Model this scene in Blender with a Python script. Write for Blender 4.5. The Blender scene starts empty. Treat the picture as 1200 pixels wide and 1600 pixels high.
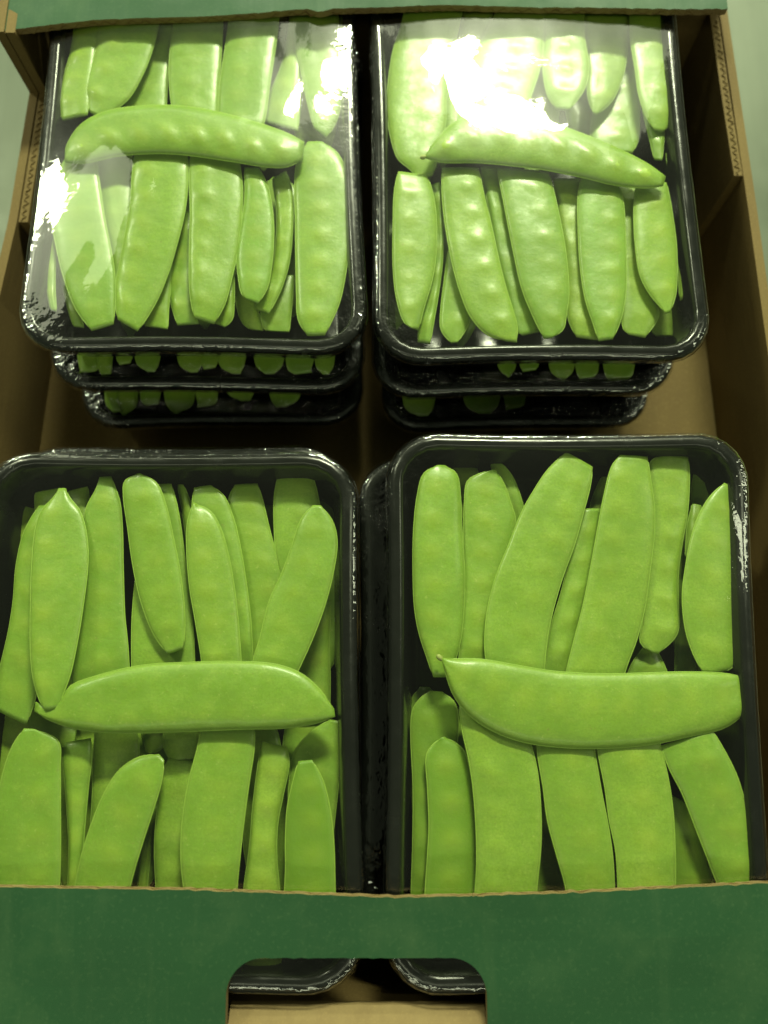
import bpy, bmesh, math, random
from mathutils import Vector, noise
C = bpy.context.scene
MM = 0.001
random.seed(11)

# ------------------------------------------------------------------ camera
cam_d = bpy.data.cameras.new('camera'); cam = bpy.data.objects.new('camera', cam_d)
C.collection.objects.link(cam); C.camera = cam
cam.location = (0, 0, 0.244)
cam.rotation_euler = (math.radians(14), 0, 0)
cam_d.sensor_fit = 'VERTICAL'; cam_d.sensor_height = 36; cam_d.lens = 27.45
cam_d.clip_start = 0.01; cam_d.clip_end = 50
cam_d.dof.use_dof = True; cam_d.dof.focus_distance = 0.25; cam_d.dof.aperture_fstop = 8

# ------------------------------------------------------------------ light
C.view_settings.view_transform = 'Standard'; C.view_settings.look = 'None'
C.view_settings.gamma = 1; C.view_settings.exposure = 0.17
w = bpy.data.worlds.new("World"); C.world = w; w.use_nodes = True
w.node_tree.nodes['Background'].inputs[0].default_value = (0.85, 1.0, 0.62, 1)
w.node_tree.nodes['Background'].inputs[1].default_value = 0.09

def area(name, loc, aim, sx, sy, power, col, shape='RECTANGLE'):
    l = bpy.data.lights.new(name, 'AREA'); l.shape = shape; l.size = sx; l.size_y = sy
    l.energy = power; l.color = col
    o = bpy.data.objects.new(name, l); C.collection.objects.link(o)
    o.location = loc
    o.rotation_euler = (Vector(aim) - Vector(loc)).to_track_quat('-Z', 'Y').to_euler()
    return o
LC = (0.93, 1.0, 0.66)
MID = (0.0, 0.1, 0.0)
area('ceiling_lamp', (0.18, 1.12, 0.87), MID, 0.38, 0.11, 21, LC, 'ELLIPSE')            # the lamp that glares in the far films
area('ceiling_panel', (0.27, 1.22, 0.90), MID, 0.74, 0.34, 1.2, LC)
area('ceiling_panel', (-0.68, 0.75, 0.89), MID, 0.32, 0.28, 0.75, LC)
area('tube_lamp', (0.1, 2.5, 1.2), MID, 3.0, 0.03, 24, LC)
area('tube_lamp', (-0.1, -1.15, 1.55), MID, 2.6, 0.16, 8, LC)            # long lamp on the near side, lights the lower trays' pod tips
area('aisle_lamp', (-0.88, 0.89, 0.87), MID, 0.08, 0.15, 4.5, LC)
area('aisle_lamp', (1.7, 0.6, 1.5), MID, 0.2, 1.1, 6, LC)
C.cycles.max_bounces = 10; C.cycles.transparent_max_bounces = 24
C.cycles.caustics_reflective = False; C.cycles.caustics_refractive = False

# ------------------------------------------------------------------ helpers
def link(name, me, parent=None, mat=None):
    o = bpy.data.objects.new(name, me); C.collection.objects.link(o)
    if mat:
        for m in (mat if isinstance(mat, (list, tuple)) else [mat]): me.materials.append(m)
    if parent: o.parent = parent
    return o
def mesh(name, vs, fs, smooth=True, mi=None):
    me = bpy.data.meshes.new(name)
    me.from_pydata([(x*MM, y*MM, z*MM) for x, y, z in vs], [], fs)
    if smooth: me.polygons.foreach_set('use_smooth', [True]*len(me.polygons))
    if mi: me.polygons.foreach_set('material_index', mi)
    me.update(); return me
def empty(name, loc=(0, 0, 0)):
    o = bpy.data.objects.new(name, None); C.collection.objects.link(o)
    o.empty_display_size = 0.01; o.location = [c*MM for c in loc]; return o
def tag(o, label=None, cat=None, group=None, kind=None):
    if label: o['label'] = label
    if cat: o['category'] = cat
    if group: o['group'] = group
    if kind: o['kind'] = kind
    return o

# ------------------------------------------------------------------ materials
class NT:
    def __init__(s, name):
        s.m = bpy.data.materials.new(name); s.m.use_nodes = True; s.t = s.m.node_tree
        s.b = s.t.nodes['Principled BSDF']; s.out = s.t.nodes['Material Output']
    def n(s, typ, **k):
        x = s.t.nodes.new(typ)
        for a, v in k.items():
            if a.startswith('_'): setattr(x, a[1:], v)
            else: x.inputs[a.replace('__', ' ')].default_value = v
        return x
    def l(s, a, b): s.t.links.new(a, b)
    def coord(s): return s.n('ShaderNodeTexCoord').outputs['Object']
    def noise(s, vec, scale, detail=3, rough=.55):
        x = s.n('ShaderNodeTexNoise', Scale=scale, Detail=detail, Roughness=rough); s.l(vec, x.inputs['Vector']); return x.outputs['Fac']
    def mapr(s, v, a, b, c=0., d=1.):
        x = s.n('ShaderNodeMapRange'); s.l(v, x.inputs[0])
        for i, q in enumerate((a, b, c, d)): x.inputs[i+1].default_value = q
        return x.outputs[0]
    def mix(s, f, a, b, mode='MIX'):
        x = s.n('ShaderNodeMix', _data_type='RGBA', _blend_type=mode)
        for i, v in ((0, f), (6, a), (7, b)):
            if hasattr(v, 'links'): s.l(v, x.inputs[i])
            else: x.inputs[i].default_value = v if i == 0 else (*v, 1)
        return x.outputs[2]
    def bump(s, h, strength, dist):
        x = s.n('ShaderNodeBump', Strength=strength, Distance=dist); s.l(h, x.inputs['Height']); return x.outputs[0]

def pod_mat():
    k = NT('pod_skin'); co = k.coord()
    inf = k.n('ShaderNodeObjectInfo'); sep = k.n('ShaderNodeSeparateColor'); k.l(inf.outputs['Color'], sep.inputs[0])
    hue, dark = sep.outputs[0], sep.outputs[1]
    add = k.n('ShaderNodeVectorMath', _operation='ADD'); k.l(co, add.inputs[0]); k.l(inf.outputs['Random'], add.inputs[1])
    co = add.outputs[0]
    base = k.mix(hue, (0.225, 0.45, 0.046), (0.35, 0.47, 0.042))
    base = k.mix(k.mapr(inf.outputs['Random'], 0, 1, 0, .6), base, (0.31, 0.48, 0.06))
    rv = k.n('ShaderNodeMath', _operation='FRACT'); rm = k.n('ShaderNodeMath', _operation='MULTIPLY'); k.l(inf.outputs['Random'], rm.inputs[0]); rm.inputs[1].default_value = 7.31; k.l(rm.outputs[0], rv.inputs[0])
    base = k.mix(k.mapr(rv.outputs[0], .35, 1, 0, .6), base, (0.135, 0.31, 0.026))
    m1 = k.noise(co, 90, 3); base = k.mix(k.mapr(m1, .35, .7, 0, .75), base, (0.18, 0.33, 0.03))
    m2 = k.noise(co, 230, 3); base = k.mix(k.mapr(m2, .5, .75, 0, .4), base, (0.36, 0.50, 0.075))
    m3 = k.noise(co, 1500, 2); base = k.mix(k.mapr(m3, .35, .7, 0, .6), base, (0.19, 0.32, 0.03))
    m4 = k.noise(co, 700, 4, .7); base = k.mix(k.mapr(m4, .62, .74, 0, .5), base, (0.48, 0.58, 0.16))
    m5 = k.noise(co, 330, 5, .7); base = k.mix(k.mapr(m5, .66, .72, 0, .5), base, (0.22, 0.24, 0.05))
    mv = k.n('ShaderNodeMapping'); k.l(co, mv.inputs[0]); mv.inputs['Scale'].default_value = (.22, 1, 1); mv.inputs['Rotation'].default_value = (0, 0, .35)
    m6 = k.noise(mv.outputs[0], 900, 3, .6); base = k.mix(k.mapr(m6, .45, .7, 0, .2), base, (0.15, 0.30, 0.03))
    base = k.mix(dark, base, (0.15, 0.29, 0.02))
    at = k.n('ShaderNodeAttribute', _attribute_name='pea'); base = k.mix(k.mapr(at.outputs['Fac'], 0, 1, 0, .32), base, (0.42, 0.52, 0.05))
    a2 = k.n('ShaderNodeAttribute', _attribute_name='edge'); base = k.mix(k.mapr(a2.outputs['Fac'], 0, 1, 0, .3), base, (0.38, 0.52, 0.12))
    k.l(base, k.b.inputs['Base Color'])
    r = k.mapr(k.noise(co, 400, 2), .3, .7, .38, .55)
    k.b.inputs['Coat Weight'].default_value = .2; k.b.inputs['Coat Roughness'].default_value = .2; k.l(r, k.b.inputs['Roughness'])
    k.b.inputs['Subsurface Weight'].default_value = .18
    k.b.inputs['Subsurface Radius'].default_value = (.6, 1, .2); k.b.inputs['Subsurface Scale'].default_value = .0025
    h = k.n('ShaderNodeMath', _operation='ADD'); k.l(k.noise(co, 260, 4), h.inputs[0])
    h2 = k.n('ShaderNodeMath', _operation='MULTIPLY'); k.l(k.noise(co, 1800, 2), h2.inputs[0]); h2.inputs[1].default_value = .15; k.l(h2.outputs[0], h.inputs[1])
    k.l(k.bump(h.outputs[0], .3, .0006), k.b.inputs['Normal'])
    return k.m
def seam_mat():
    k = NT('pod_seam'); co = k.coord()
    k.l(k.mix(k.noise(co, 500), (0.24, 0.42, 0.045), (0.34, 0.51, 0.08)), k.b.inputs['Base Color']); k.b.inputs['Roughness'].default_value = .45
    return k.m
def stalk_mat():
    k = NT('pod_stalk'); co = k.coord()
    k.l(k.mix(k.noise(co, 600), (0.30, 0.42, 0.08), (0.46, 0.46, 0.17)), k.b.inputs['Base Color']); k.b.inputs['Roughness'].default_value = .6
    return k.m
def plastic_mat():
    k = NT('black_tray_plastic'); co = k.coord()
    k.l(k.mix(k.noise(co, 60, 4), (0.004, 0.005, 0.004), (0.010, 0.011, 0.009)), k.b.inputs['Base Color'])
    k.l(k.mapr(k.noise(co, 120, 3), .3, .7, .14, .3), k.b.inputs['Roughness'])
    k.l(k.bump(k.noise(co, 140, 3), .12, .001), k.b.inputs['Normal'])
    return k.m
def film_mat():
    k = NT('clear_film'); co = k.coord()
    mp = k.n('ShaderNodeMapping'); k.l(co, mp.inputs[0]); mp.inputs['Scale'].default_value = (1, .45, 1)
    n1 = k.noise(mp.outputs[0], 38, 2, .4)
    n2 = k.noise(co, 150, 3, .6)
    cr = k.n('ShaderNodeAttribute', _attribute_name='crease')
    mul = k.n('ShaderNodeMath', _operation='MULTIPLY'); k.l(n2, mul.inputs[0]); k.l(k.mapr(cr.outputs['Fac'], 0, 1, .03, 1.1), mul.inputs[1])
    ad = k.n('ShaderNodeMath', _operation='ADD'); k.l(n1, ad.inputs[0]); k.l(mul.outputs[0], ad.inputs[1])
    nrm = k.bump(ad.outputs[0], .5, .0022)
    fr = k.n('ShaderNodeFresnel'); k.l(nrm, fr.inputs['Normal'])
    ge = k.n('ShaderNodeNewGeometry'); k.l(k.mapr(ge.outputs['Backfacing'], 0, 1, 1.5, 1/1.5), fr.inputs['IOR'])   # a thin sheet reflects alike from both sides
    f2 = k.n('ShaderNodeMath', _operation='MULTIPLY', _use_clamp=True); k.l(fr.outputs[0], f2.inputs[0]); f2.inputs[1].default_value = 1.7
    tr = k.n('ShaderNodeBsdfTransparent', Color=(.965, .97, .96, 1))
    gl = k.n('ShaderNodeBsdfGlossy', Roughness=.035, Color=(1, 1, 1, 1)); k.l(nrm, gl.inputs['Normal'])
    g2 = k.n('ShaderNodeBsdfGlossy', Roughness=.3, Color=(1, 1, 1, 1)); k.l(nrm, g2.inputs['Normal'])
    gm = k.n('ShaderNodeMixShader', Fac=.12); k.l(gl.outputs[0], gm.inputs[1]); k.l(g2.outputs[0], gm.inputs[2]); gl = gm
    mx = k.n('ShaderNodeMixShader'); k.l(f2.outputs[0], mx.inputs[0]); k.l(tr.outputs[0], mx.inputs[1]); k.l(gl.outputs[0], mx.inputs[2])
    k.l(mx.outputs[0], k.out.inputs['Surface']); return k.m
def kraft_mat(name='kraft_board', a=(0.19, 0.130, 0.036), b=(0.125, 0.082, 0.022)):
    k = NT(name); co = k.coord()
    mp = k.n('ShaderNodeMapping'); k.l(co, mp.inputs[0]); mp.inputs['Scale'].default_value = (1, .15, 1)
    col = k.mix(k.noise(mp.outputs[0], 160, 5, .7), a, b)
    col = k.mix(k.mapr(k.noise(co, 30, 3), .4, .75, 0, .5), col, (0.13, 0.08, 0.025))
    col = k.mix(k.mapr(k.noise(co, 1500, 2), .55, .8, 0, .4), col, (0.34, 0.24, 0.09))
    k.l(col, k.b.inputs['Base Color']); k.b.inputs['Roughness'].default_value = .8
    k.l(k.bump(k.noise(mp.outputs[0], 500, 4), .25, .0005), k.b.inputs['Normal'])
    return k.m
def print_mat():
    k = NT('green_printed_board'); co = k.coord()
    col = k.mix(k.noise(co, 22, 4), (0.006, 0.055, 0.015), (0.014, 0.080, 0.024))
    col = k.mix(k.mapr(k.noise(co, 55, 5, .65), .5, .72, 0, .35), col, (0.05, 0.115, 0.04))
    col = k.mix(k.mapr(k.noise(co, 900, 3), .55, .8, 0, .35), col, (0.065, 0.14, 0.055))
    mp = k.n('ShaderNodeMapping'); k.l(co, mp.inputs[0]); mp.inputs['Scale'].default_value = (1, .06, 1)
    col = k.mix(k.mapr(k.noise(mp.outputs[0], 110, 4), .57, .75, 0, .3), col, (0.055, 0.12, 0.045))
    k.l(col, k.b.inputs['Base Color']); k.l(k.mapr(k.noise(co, 45, 3), .3, .7, .6, .75), k.b.inputs['Roughness'])
    k.l(k.bump(k.noise(mp.outputs[0], 260, 3), .2, .0006), k.b.inputs['Normal'])
    return k.m
def table_mat():
    k = NT('steel_table'); co = k.coord()
    mp = k.n('ShaderNodeMapping'); k.l(co, mp.inputs[0]); mp.inputs['Scale'].default_value = (1, .04, 1)
    col = k.mix(k.noise(mp.outputs[0], 90, 5, .7), (0.09, 0.11, 0.078), (0.145, 0.17, 0.122))
    col = k.mix(k.mapr(k.noise(co, 14, 4), .4, .7, 0, .5), col, (0.11, 0.14, 0.10))
    k.l(col, k.b.inputs['Base Color']); k.b.inputs['Metallic'].default_value = .35
    k.l(k.mapr(k.noise(co, 30, 4), .3, .7, .35, .55), k.b.inputs['Roughness'])
    return k.m
M_POD, M_SEAM, M_STALK, M_BLACK, M_FILM = pod_mat(), seam_mat(), stalk_mat(), plastic_mat(), film_mat()
M_KRAFT, M_PRINT, M_TABLE = kraft_mat(), print_mat(), table_mat()
M_EDGE = kraft_mat('cut_board_edge', (0.30, 0.22, 0.09), (0.18, 0.12, 0.045))

# ------------------------------------------------------------------ table
ta = link('table', mesh('table', [(-1200, -900, -80), (1200, -900, -80), (1200, 1400, -80), (-1200, 1400, -80)], [(0, 1, 2, 3)], False), mat=M_TABLE)
tag(ta, 'grey green steel surface under the box', kind='structure')

# ------------------------------------------------------------------ box
box = tag(empty('cardboard_box', (0, 100, -79)), 'open green printed cardboard box holding the stacked trays of snow peas', 'cardboard box')
def put(o, p=None):
    p = p or box
    o.parent = p
    o.matrix_parent_inverse.translation = -Vector(p.location)
    return o
def wall_strip(name, pts, z0, z1, th, side, nz=6, mat=M_KRAFT, ztop=None):
    """upright board along a polyline of inner-face points; thickness th on the given side (outward sign in X or Y)"""
    vs, fs = [], []
    n = len(pts)
    for layer in (0, 1):
        for i, (x, y) in enumerate(pts):
            dx, dy = side[0]*th*layer, side[1]*th*layer
            t1 = ztop[i] if ztop else z1
            for j in range(nz+1): vs.append((x+dx, y+dy, z0+(t1-z0)*j/nz))
    def id(l, i, j): return (l*n+i)*(nz+1)+j
    for i in range(n-1):
        for j in range(nz):
            fs.append((id(0, i, j), id(0, i+1, j), id(0, i+1, j+1), id(0, i, j+1)))
            fs.append((id(1, i, j), id(1, i, j+1), id(1, i+1, j+1), id(1, i+1, j)))
        fs.append((id(0, i, nz), id(0, i+1, nz), id(1, i+1, nz), id(1, i, nz)))
        fs.append((id(0, i, 0), id(1, i, 0), id(1, i+1, 0), id(0, i+1, 0)))
    for i in (0, n-1):
        for j in range(nz): fs.append((id(0, i, j), id(0, i, j+1), id(1, i, j+1), id(1, i, j)))
    me = mesh(name, vs, fs, False)
    bm = bmesh.new(); bm.from_mesh(me); bmesh.ops.recalc_face_normals(bm, faces=bm.faces); bm.to_mesh(me); bm.free()
    return put(link(name, me, mat=mat))
def flute(name, path, wavedir, amp, wl, depth, zdir=(0, 0, 1)):
    """wavy inner paper of corrugated board, seen at a cut edge: ribbon along path, wave along wavedir, depth along zdir"""
    vs, fs = [], []
    total = sum(math.dist(path[i], path[i+1]) for i in range(len(path)-1)); n = int(total/wl*6)
    for k in range(n+1):
        s = total*k/n; i = 0
        while i < len(path)-2 and s > math.dist(path[i], path[i+1]): s -= math.dist(path[i], path[i+1]); i += 1
        f = s/math.dist(path[i], path[i+1]); P = [path[i][q]+(path[i+1][q]-path[i][q])*f for q in range(3)]
        a = amp*(.8*math.sin(2*math.pi*k/6)+.5*noise.noise((k*.21, amp, 2)))+random.uniform(-.22, .22)
        for d in (0, -depth):
            for e in (-.2, .2):
                vs.append(tuple(P[q]+wavedir[q]*(a+e)+zdir[q]*(d+random.uniform(-.1, .1)) for q in range(3)))
    for k in range(n):
        b = 4*k; c = b+4
        fs += [(b, c, c+1, b+1), (b, b+2, c+2, c), (b+1, c+1, c+3, b+3)]
    return put(link(name, mesh(name, vs, fs, False), mat=M_KRAFT))

FZ = -75.0
put(link('floor_panel', mesh('floor_panel', [(x, y, z) for z in (FZ, FZ-3.5) for x, y in ((-150, -92), (147, -92), (147, 290), (-150, 290))],
     [(0, 1, 2, 3), (7, 6, 5, 4), (0, 4, 5, 1), (1, 5, 6, 2), (2, 6, 7, 3), (3, 7, 4, 0)], False), mat=M_KRAFT))
SZ = -24.6
# side walls (low in the middle, a tall post at the far left corner)
LW = [(-141.5, 286), (-141.6, 262), (-141.7, 244.05), (-141.7, 244), (-143.5, 184), (-146.5, 150), (-148.5, 90), (-147.5, 0), (-145.5, -48), (-145.5, -48.05), (-144.5, -88)]
put_l = wall_strip('side_wall', LW, FZ, SZ, 3.4, (-1, 0), ztop=[5, 5, 5, SZ, SZ, SZ, SZ, SZ, SZ, 5, 4])
RW = [(141.5, 286), (142.2, 240), (143, 190), (143.3, 140), (144, 60), (143, -30), (142.5, -88)]
wall_strip('side_wall', RW, FZ, SZ, 3.4, (1, 0))
# inner corner tabs with open flutes along the top
wall_strip('corner_tab', [(-137.6, 286), (-137.7, 244.05), (-137.7, 244), (-139.4, 184)], FZ+.3, SZ-.4, 3.6, (-1, 0), ztop=[4.6, 4.6, SZ-.4, SZ-.4])
flute('fluted_edge', [(-139.5, 243, SZ), (-141.2, 184.5, SZ)], (1, 0, 0), 1.0, 3.1, 1.5)
wall_strip('corner_tab', [(137.6, 286), (138.3, 240), (139.3, 205)], FZ+.3, SZ-.4, 3.4, (1, 0))
flute('fluted_edge', [(139.7, 280, SZ), (140.9, 205.5, SZ)], (1, 0, 0), 1.0, 3.1, 1.5)
wall_strip('end_wall', [(-141.4, 286.2), (0, 286.8), (141.4, 286.2)], FZ, 2.2, 3.4, (0, 1))
wall_strip('end_wall', [(-141.5, -87.8), (0, -88.5), (142, -87.8)], FZ, -1.2, 3.4, (0, -1))

def flap(name, xs, yin, zin, yfold, zfold, th, hole=None, label=None):
    """folded in end flap: columns between the ragged inner edge and the fold line, with an optional hand hole notch open to the fold"""
    vs, fs, mi = [], [], []
    NR = 6; n = len(xs)
    for layer in (0, 1):
        for x in xs:
            a = yin(x); b = hole(x) if hole else None
            b = yfold if b is None else b
            for j in range(NR+1):
                y = a+(b-a)*j/NR
                f = (y-a)/(yfold-a)
                z = zin(x)*(1-f)+zfold*f - th*layer + .7*noise.noise((x*.025, y*.04, 3.1))
                vs.append((x, y, z))
    def id(l, i, j): return (l*n+i)*(NR+1)+j
    for i in range(n-1):
        for j in range(NR):
            fs.append((id(0, i, j), id(0, i+1, j), id(0, i+1, j+1), id(0, i, j+1))); mi.append(0)
            fs.append((id(1, i, j), id(1, i, j+1), id(1, i+1, j+1), id(1, i+1, j))); mi.append(1)
        for j in (0, NR):
            fs.append((id(0, i, j), id(1, i, j), id(1, i+1, j), id(0, i+1, j))); mi.append(2)
    for i in (0, n-1):
        for j in range(NR): fs.append((id(0, i, j), id(0, i, j+1), id(1, i, j+1), id(1, i, j))); mi.append(2)
    me = mesh(name, vs, fs, False, mi)
    bm = bmesh.new(); bm.from_mesh(me); bmesh.ops.recalc_face_normals(bm, faces=bm.faces); bm.to_mesh(me); bm.free()
    o = put(link(name, me, mat=[M_PRINT, M_KRAFT, M_EDGE]))
    if label: o['label'] = label
    return o
def lerp_tab(tab):
    def f(x):
        if x <= tab[0][0]: return tab[0][1]
        for (a, p), (b, q) in zip(tab, tab[1:]):
            if x <= b: return p+(q-p)*(x-a)/(b-a)
        return tab[-1][1]
    return f
rag = lambda x, s: .45*noise.noise((x*.35, s, 0))+.3*noise.noise((x*1.1, s, 5))
fin = lerp_tab([(-150, -48.6), (-107.7, -49.4), (-53.8, -49.9), (3.6, -51.9), (53.8, -50.6), (107.8, -48.3), (147, -47.5)])
HX0, HX1, HY, HR = -43.6, 28.4, -67.6, 10.0
def hole(x):
    if x < HX0 or x > HX1: return None
    d = min(x-HX0, HX1-x)
    if d >= HR: return HY+.25*noise.noise((x*.5, 0, 8))
    return HY-HR+math.sqrt(max(0, HR*HR-(HR-d)**2))
fx = sorted(set([-149+i*2.0 for i in range(148)] + [HX0-.03, HX0, HX1, HX1+.03] + [HX0+HR*(1-math.cos(a*.13)) for a in range(1, 12)] + [HX1-HR*(1-math.cos(a*.13)) for a in range(1, 12)]))
flap('end_flap', fx, lambda x: fin(x)+rag(x, 1), lambda x: 6.2-.0002*(x-4)**2*.5, -88, 1.5, 3.4, hole, 'near green end flap with a rounded hand hole')
vs = []
for i in range(25):
    x = -43.5+i*3
    for (y, z) in ((-82.0, -4.6), (-85, -2.6), (-87.4, -.9), (-87.4, -3.9), (-82.0, -7.4)): vs.append((x, y+.35*noise.noise((x*.2, y, 1)), z+.4*noise.noise((x*.06, y, 4))))
put(link('hole_tongue', mesh('hole_tongue', vs, [(i*5+k, i*5+k+5, i*5+(k+1) % 5+5, i*5+(k+1) % 5) for i in range(24) for k in range(5)]+[(0, 1, 2, 3, 4), (124, 123, 122, 121, 120)], False), mat=M_EDGE))
flute('fluted_edge', [(x, fin(x)+.1, 4.5-.0001*(x-4)**2) for x in range(-146, 147, 6)], (0, 0, 1), .75, 5.0, 1.2, (0, 1, 0))
bin_ = lerp_tab([(-149, 243.6), (-142.7, 244.9), (-107.5, 250.4), (-71.8, 251.6), (-40, 254.2), (-28.8, 255.0), (-24, 253.4), (-19, 255.1), (24, 256.4), (95.9, 254.6), (130, 254)])
bx = [-149+i*2.0 for i in range(140)]
flap('end_flap', bx, lambda x: bin_(x)+rag(x, 2), lambda x: 4.4+.006*max(0, x), 286.4, 5.5, 2.6, None, 'far green end flap with a ragged dented edge')
flute('fluted_edge', [(x, bin_(x)-.1, 2.7+.006*max(0, x)) for x in range(-146, 127, 6)], (0, 0, 1), .8, 5.0, 1.2, (0, -1, 0))

# ------------------------------------------------------------------ trays
HXN, HYN, RC, NP = 58.0, 80.0, 17.0, 120
def ring(d):
    hx, hy = HXN-d, HYN-d; r = max(RC-d, min(4.0, hx*.6)); pts = []
    q = NP//4
    for c, (sx, sy) in enumerate(((1, 1), (-1, 1), (-1, -1), (1, -1))):
        for k in range(q):
            # a quarter: arc plus half of each straight side, spread evenly
            f = k/q
            Larc = math.pi/2*r; A = hy-r; B = hx-r; T = A+Larc+B
            if c % 2: A, B = B, A
            s = f*(A+Larc+B)
            if c == 0: base = lambda s: (hx, s) if s < A else ((hx-r+r*math.cos((s-A)/r), hy-r+r*math.sin((s-A)/r)) if s < A+Larc else (hx-r-(s-A-Larc), hy))
            elif c == 1: base = lambda s: (-s, hy) if s < A else ((-(hx-r)-r*math.sin((s-A)/r), hy-r+r*math.cos((s-A)/r)) if s < A+Larc else (-hx, hy-r-(s-A-Larc)))
            elif c == 2: base = lambda s: (-hx, -s) if s < A else ((-(hx-r)-r*math.cos((s-A)/r), -(hy-r)-r*math.sin((s-A)/r)) if s < A+Larc else (-(hx-r)+(s-A-Larc), -hy))
            else: base = lambda s: (s, -hy) if s < A else ((hx-r+r*math.sin((s-A)/r), -(hy-r)-r*math.cos((s-A)/r)) if s < A+Larc else (hx, -(hy-r)+(s-A-Larc)))
            pts.append(base(s))
    return pts
TRAY_PROFILE = [(24, -22.2), (11, -22.0), (8.6, -20.6), (7.6, -17), (5.4, -3.2), (4.9, -1.3), (4.3, -.2), (3.5, .1), (2.3, 0), (1.1, -.5), (.45, -1.5), (0, -2.9), (.35, -4.0), (1.4, -4.4), (3.0, -4.5), (4.0, -5.2), (7.2, -21.5), (8.6, -23.2), (11, -23.6), (24, -23.6)]
GROUP_TRAY = 'film wrapped trays of snow peas stacked in the box'
def make_tray(quad, z, label, bulge, seed, bow=1.0):
    (ax, ay), (bx_, by), (cx, cy), (dx, dy) = quad   # far left, far right, near right, near left
    ox, oy = (ax+bx_+cx+dx)/4, (ay+by+cy+dy)/4
    root = tag(empty('pea_tray', (ox, oy, z-23.6)), label, 'food tray', GROUP_TRAY)
    def W(x, y, zz):
        u, v = x/HXN, y/HYN
        u2 = u-bow*.022*u*(1-min(1, v*v)); v2 = v-bow*.016*v*(1-min(1, u*u))
        a = (1-u2)*(1+v2)/4; b = (1+u2)*(1+v2)/4; c = (1+u2)*(1-v2)/4; d = (1-u2)*(1-v2)/4
        e = max(abs(u), abs(v))
        zz += bow*.5*(noise.noise((u*1.3+seed, v*1.3, 0)))*e
        return (ax*a+bx_*b+cx*c+dx*d-ox, ay*a+by*b+cy*c+dy*d-oy, zz+23.6)
    def loft(rings, cap_last=True, cap_first=True):
        vs = [v for r in rings for v in r]; fs = []
        for i in range(len(rings)-1):
            for k in range(NP):
                k2 = (k+1) % NP
                fs.append((i*NP+k, i*NP+k2, (i+1)*NP+k2, (i+1)*NP+k))
        if cap_first: fs.append(tuple(range(NP-1, -1, -1)))
        if cap_last: fs.append(tuple(range((len(rings)-1)*NP, len(rings)*NP)))
        return vs, fs
    vs, fs = loft([[W(x, y, zz) for x, y in ring(d)] for d, zz in TRAY_PROFILE])
    o = link('tray_shell', mesh('tray_shell', vs, fs), root, M_BLACK)
    # film: skirt, rim, drum-tight top lifted by the crosswise pod
    rings = []; crease = []
    def top(x, y):
        u, v = x/HXN, y/HYN
        h = .42
        dd = min(HXN-abs(x), HYN-abs(y))
        if abs(x) > HXN-RC and abs(y) > HYN-RC: dd = RC-math.hypot(abs(x)-HXN+RC, abs(y)-HYN+RC)
        if dd < 2.8: h -= .65*((2.8-dd)/2.8)**2
        if not bulge: h += .25*noise.noise((x*.06+seed, y*.09, seed))-.15
        if bulge:
            h += bulge*max(0, 1-u*u)*max(0, 1.06-math.sqrt(v*v+.012))
            e = max(0, 1-max(abs(u), abs(v))**4)
            h += .38*noise.noise((x*.035+seed*3, y*.028, seed))*e + .2*noise.noise((x*.11, y*.07+seed, seed))*e
        return h
    for d, zz in ((7.0, -20), (5.6, -13.5), (4.2, -6.8), (2.2, -5.3), (.4, -4.4), (-.25, -3.0), (.2, -1.3)):
        rings.append([W(x, y, zz+.25*noise.noise((x*.2, y*.2, zz+seed))) for x, y in ring(d-.45)]); crease += [1.0]*NP
    for d in [.6, 1.1, 1.7, 2.4, 3.2, 4.6, 6, 7.5, 9, 11]+[13+2.2*i for i in range(20)]:
        if d > HXN-2: break
        rr = ring(d)
        rings.append([W(x, y, top(x, y)) for x, y in rr])
        crease += [max(0, 1-d/3.2)*.35+.04*max(0, 1-d/25)+.55*max(0, min(1, (abs(x)/HXN+abs(y)/HYN-1.6)/.2))*1.3 + (0 if bulge else .5) for x, y in rr]
    rr = ring(HXN-1.2); rings.append([W(x, y, top(x, y)) for x, y in rr]); crease += [.0 if bulge else .5]*NP
    vs, fs = loft(rings, False, False)
    b0 = (len(rings)-1)*NP                                 # close the middle with quads across
    for k in range(-NP//4, NP//4):
        q = [b0+k % NP, b0+(k+1) % NP, b0+(NP//2-k-1) % NP, b0+(NP//2-k) % NP]
        q = [v for i, v in enumerate(q) if v not in q[:i]]
        if len(q) > 2: fs.append(tuple(q))
    me = mesh('film_wrap', vs, fs)
    at = me.attributes.new('crease', 'FLOAT', 'POINT'); at.data.foreach_set('value', crease)
    link('film_wrap', me, root, M_FILM)
    return root
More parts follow.
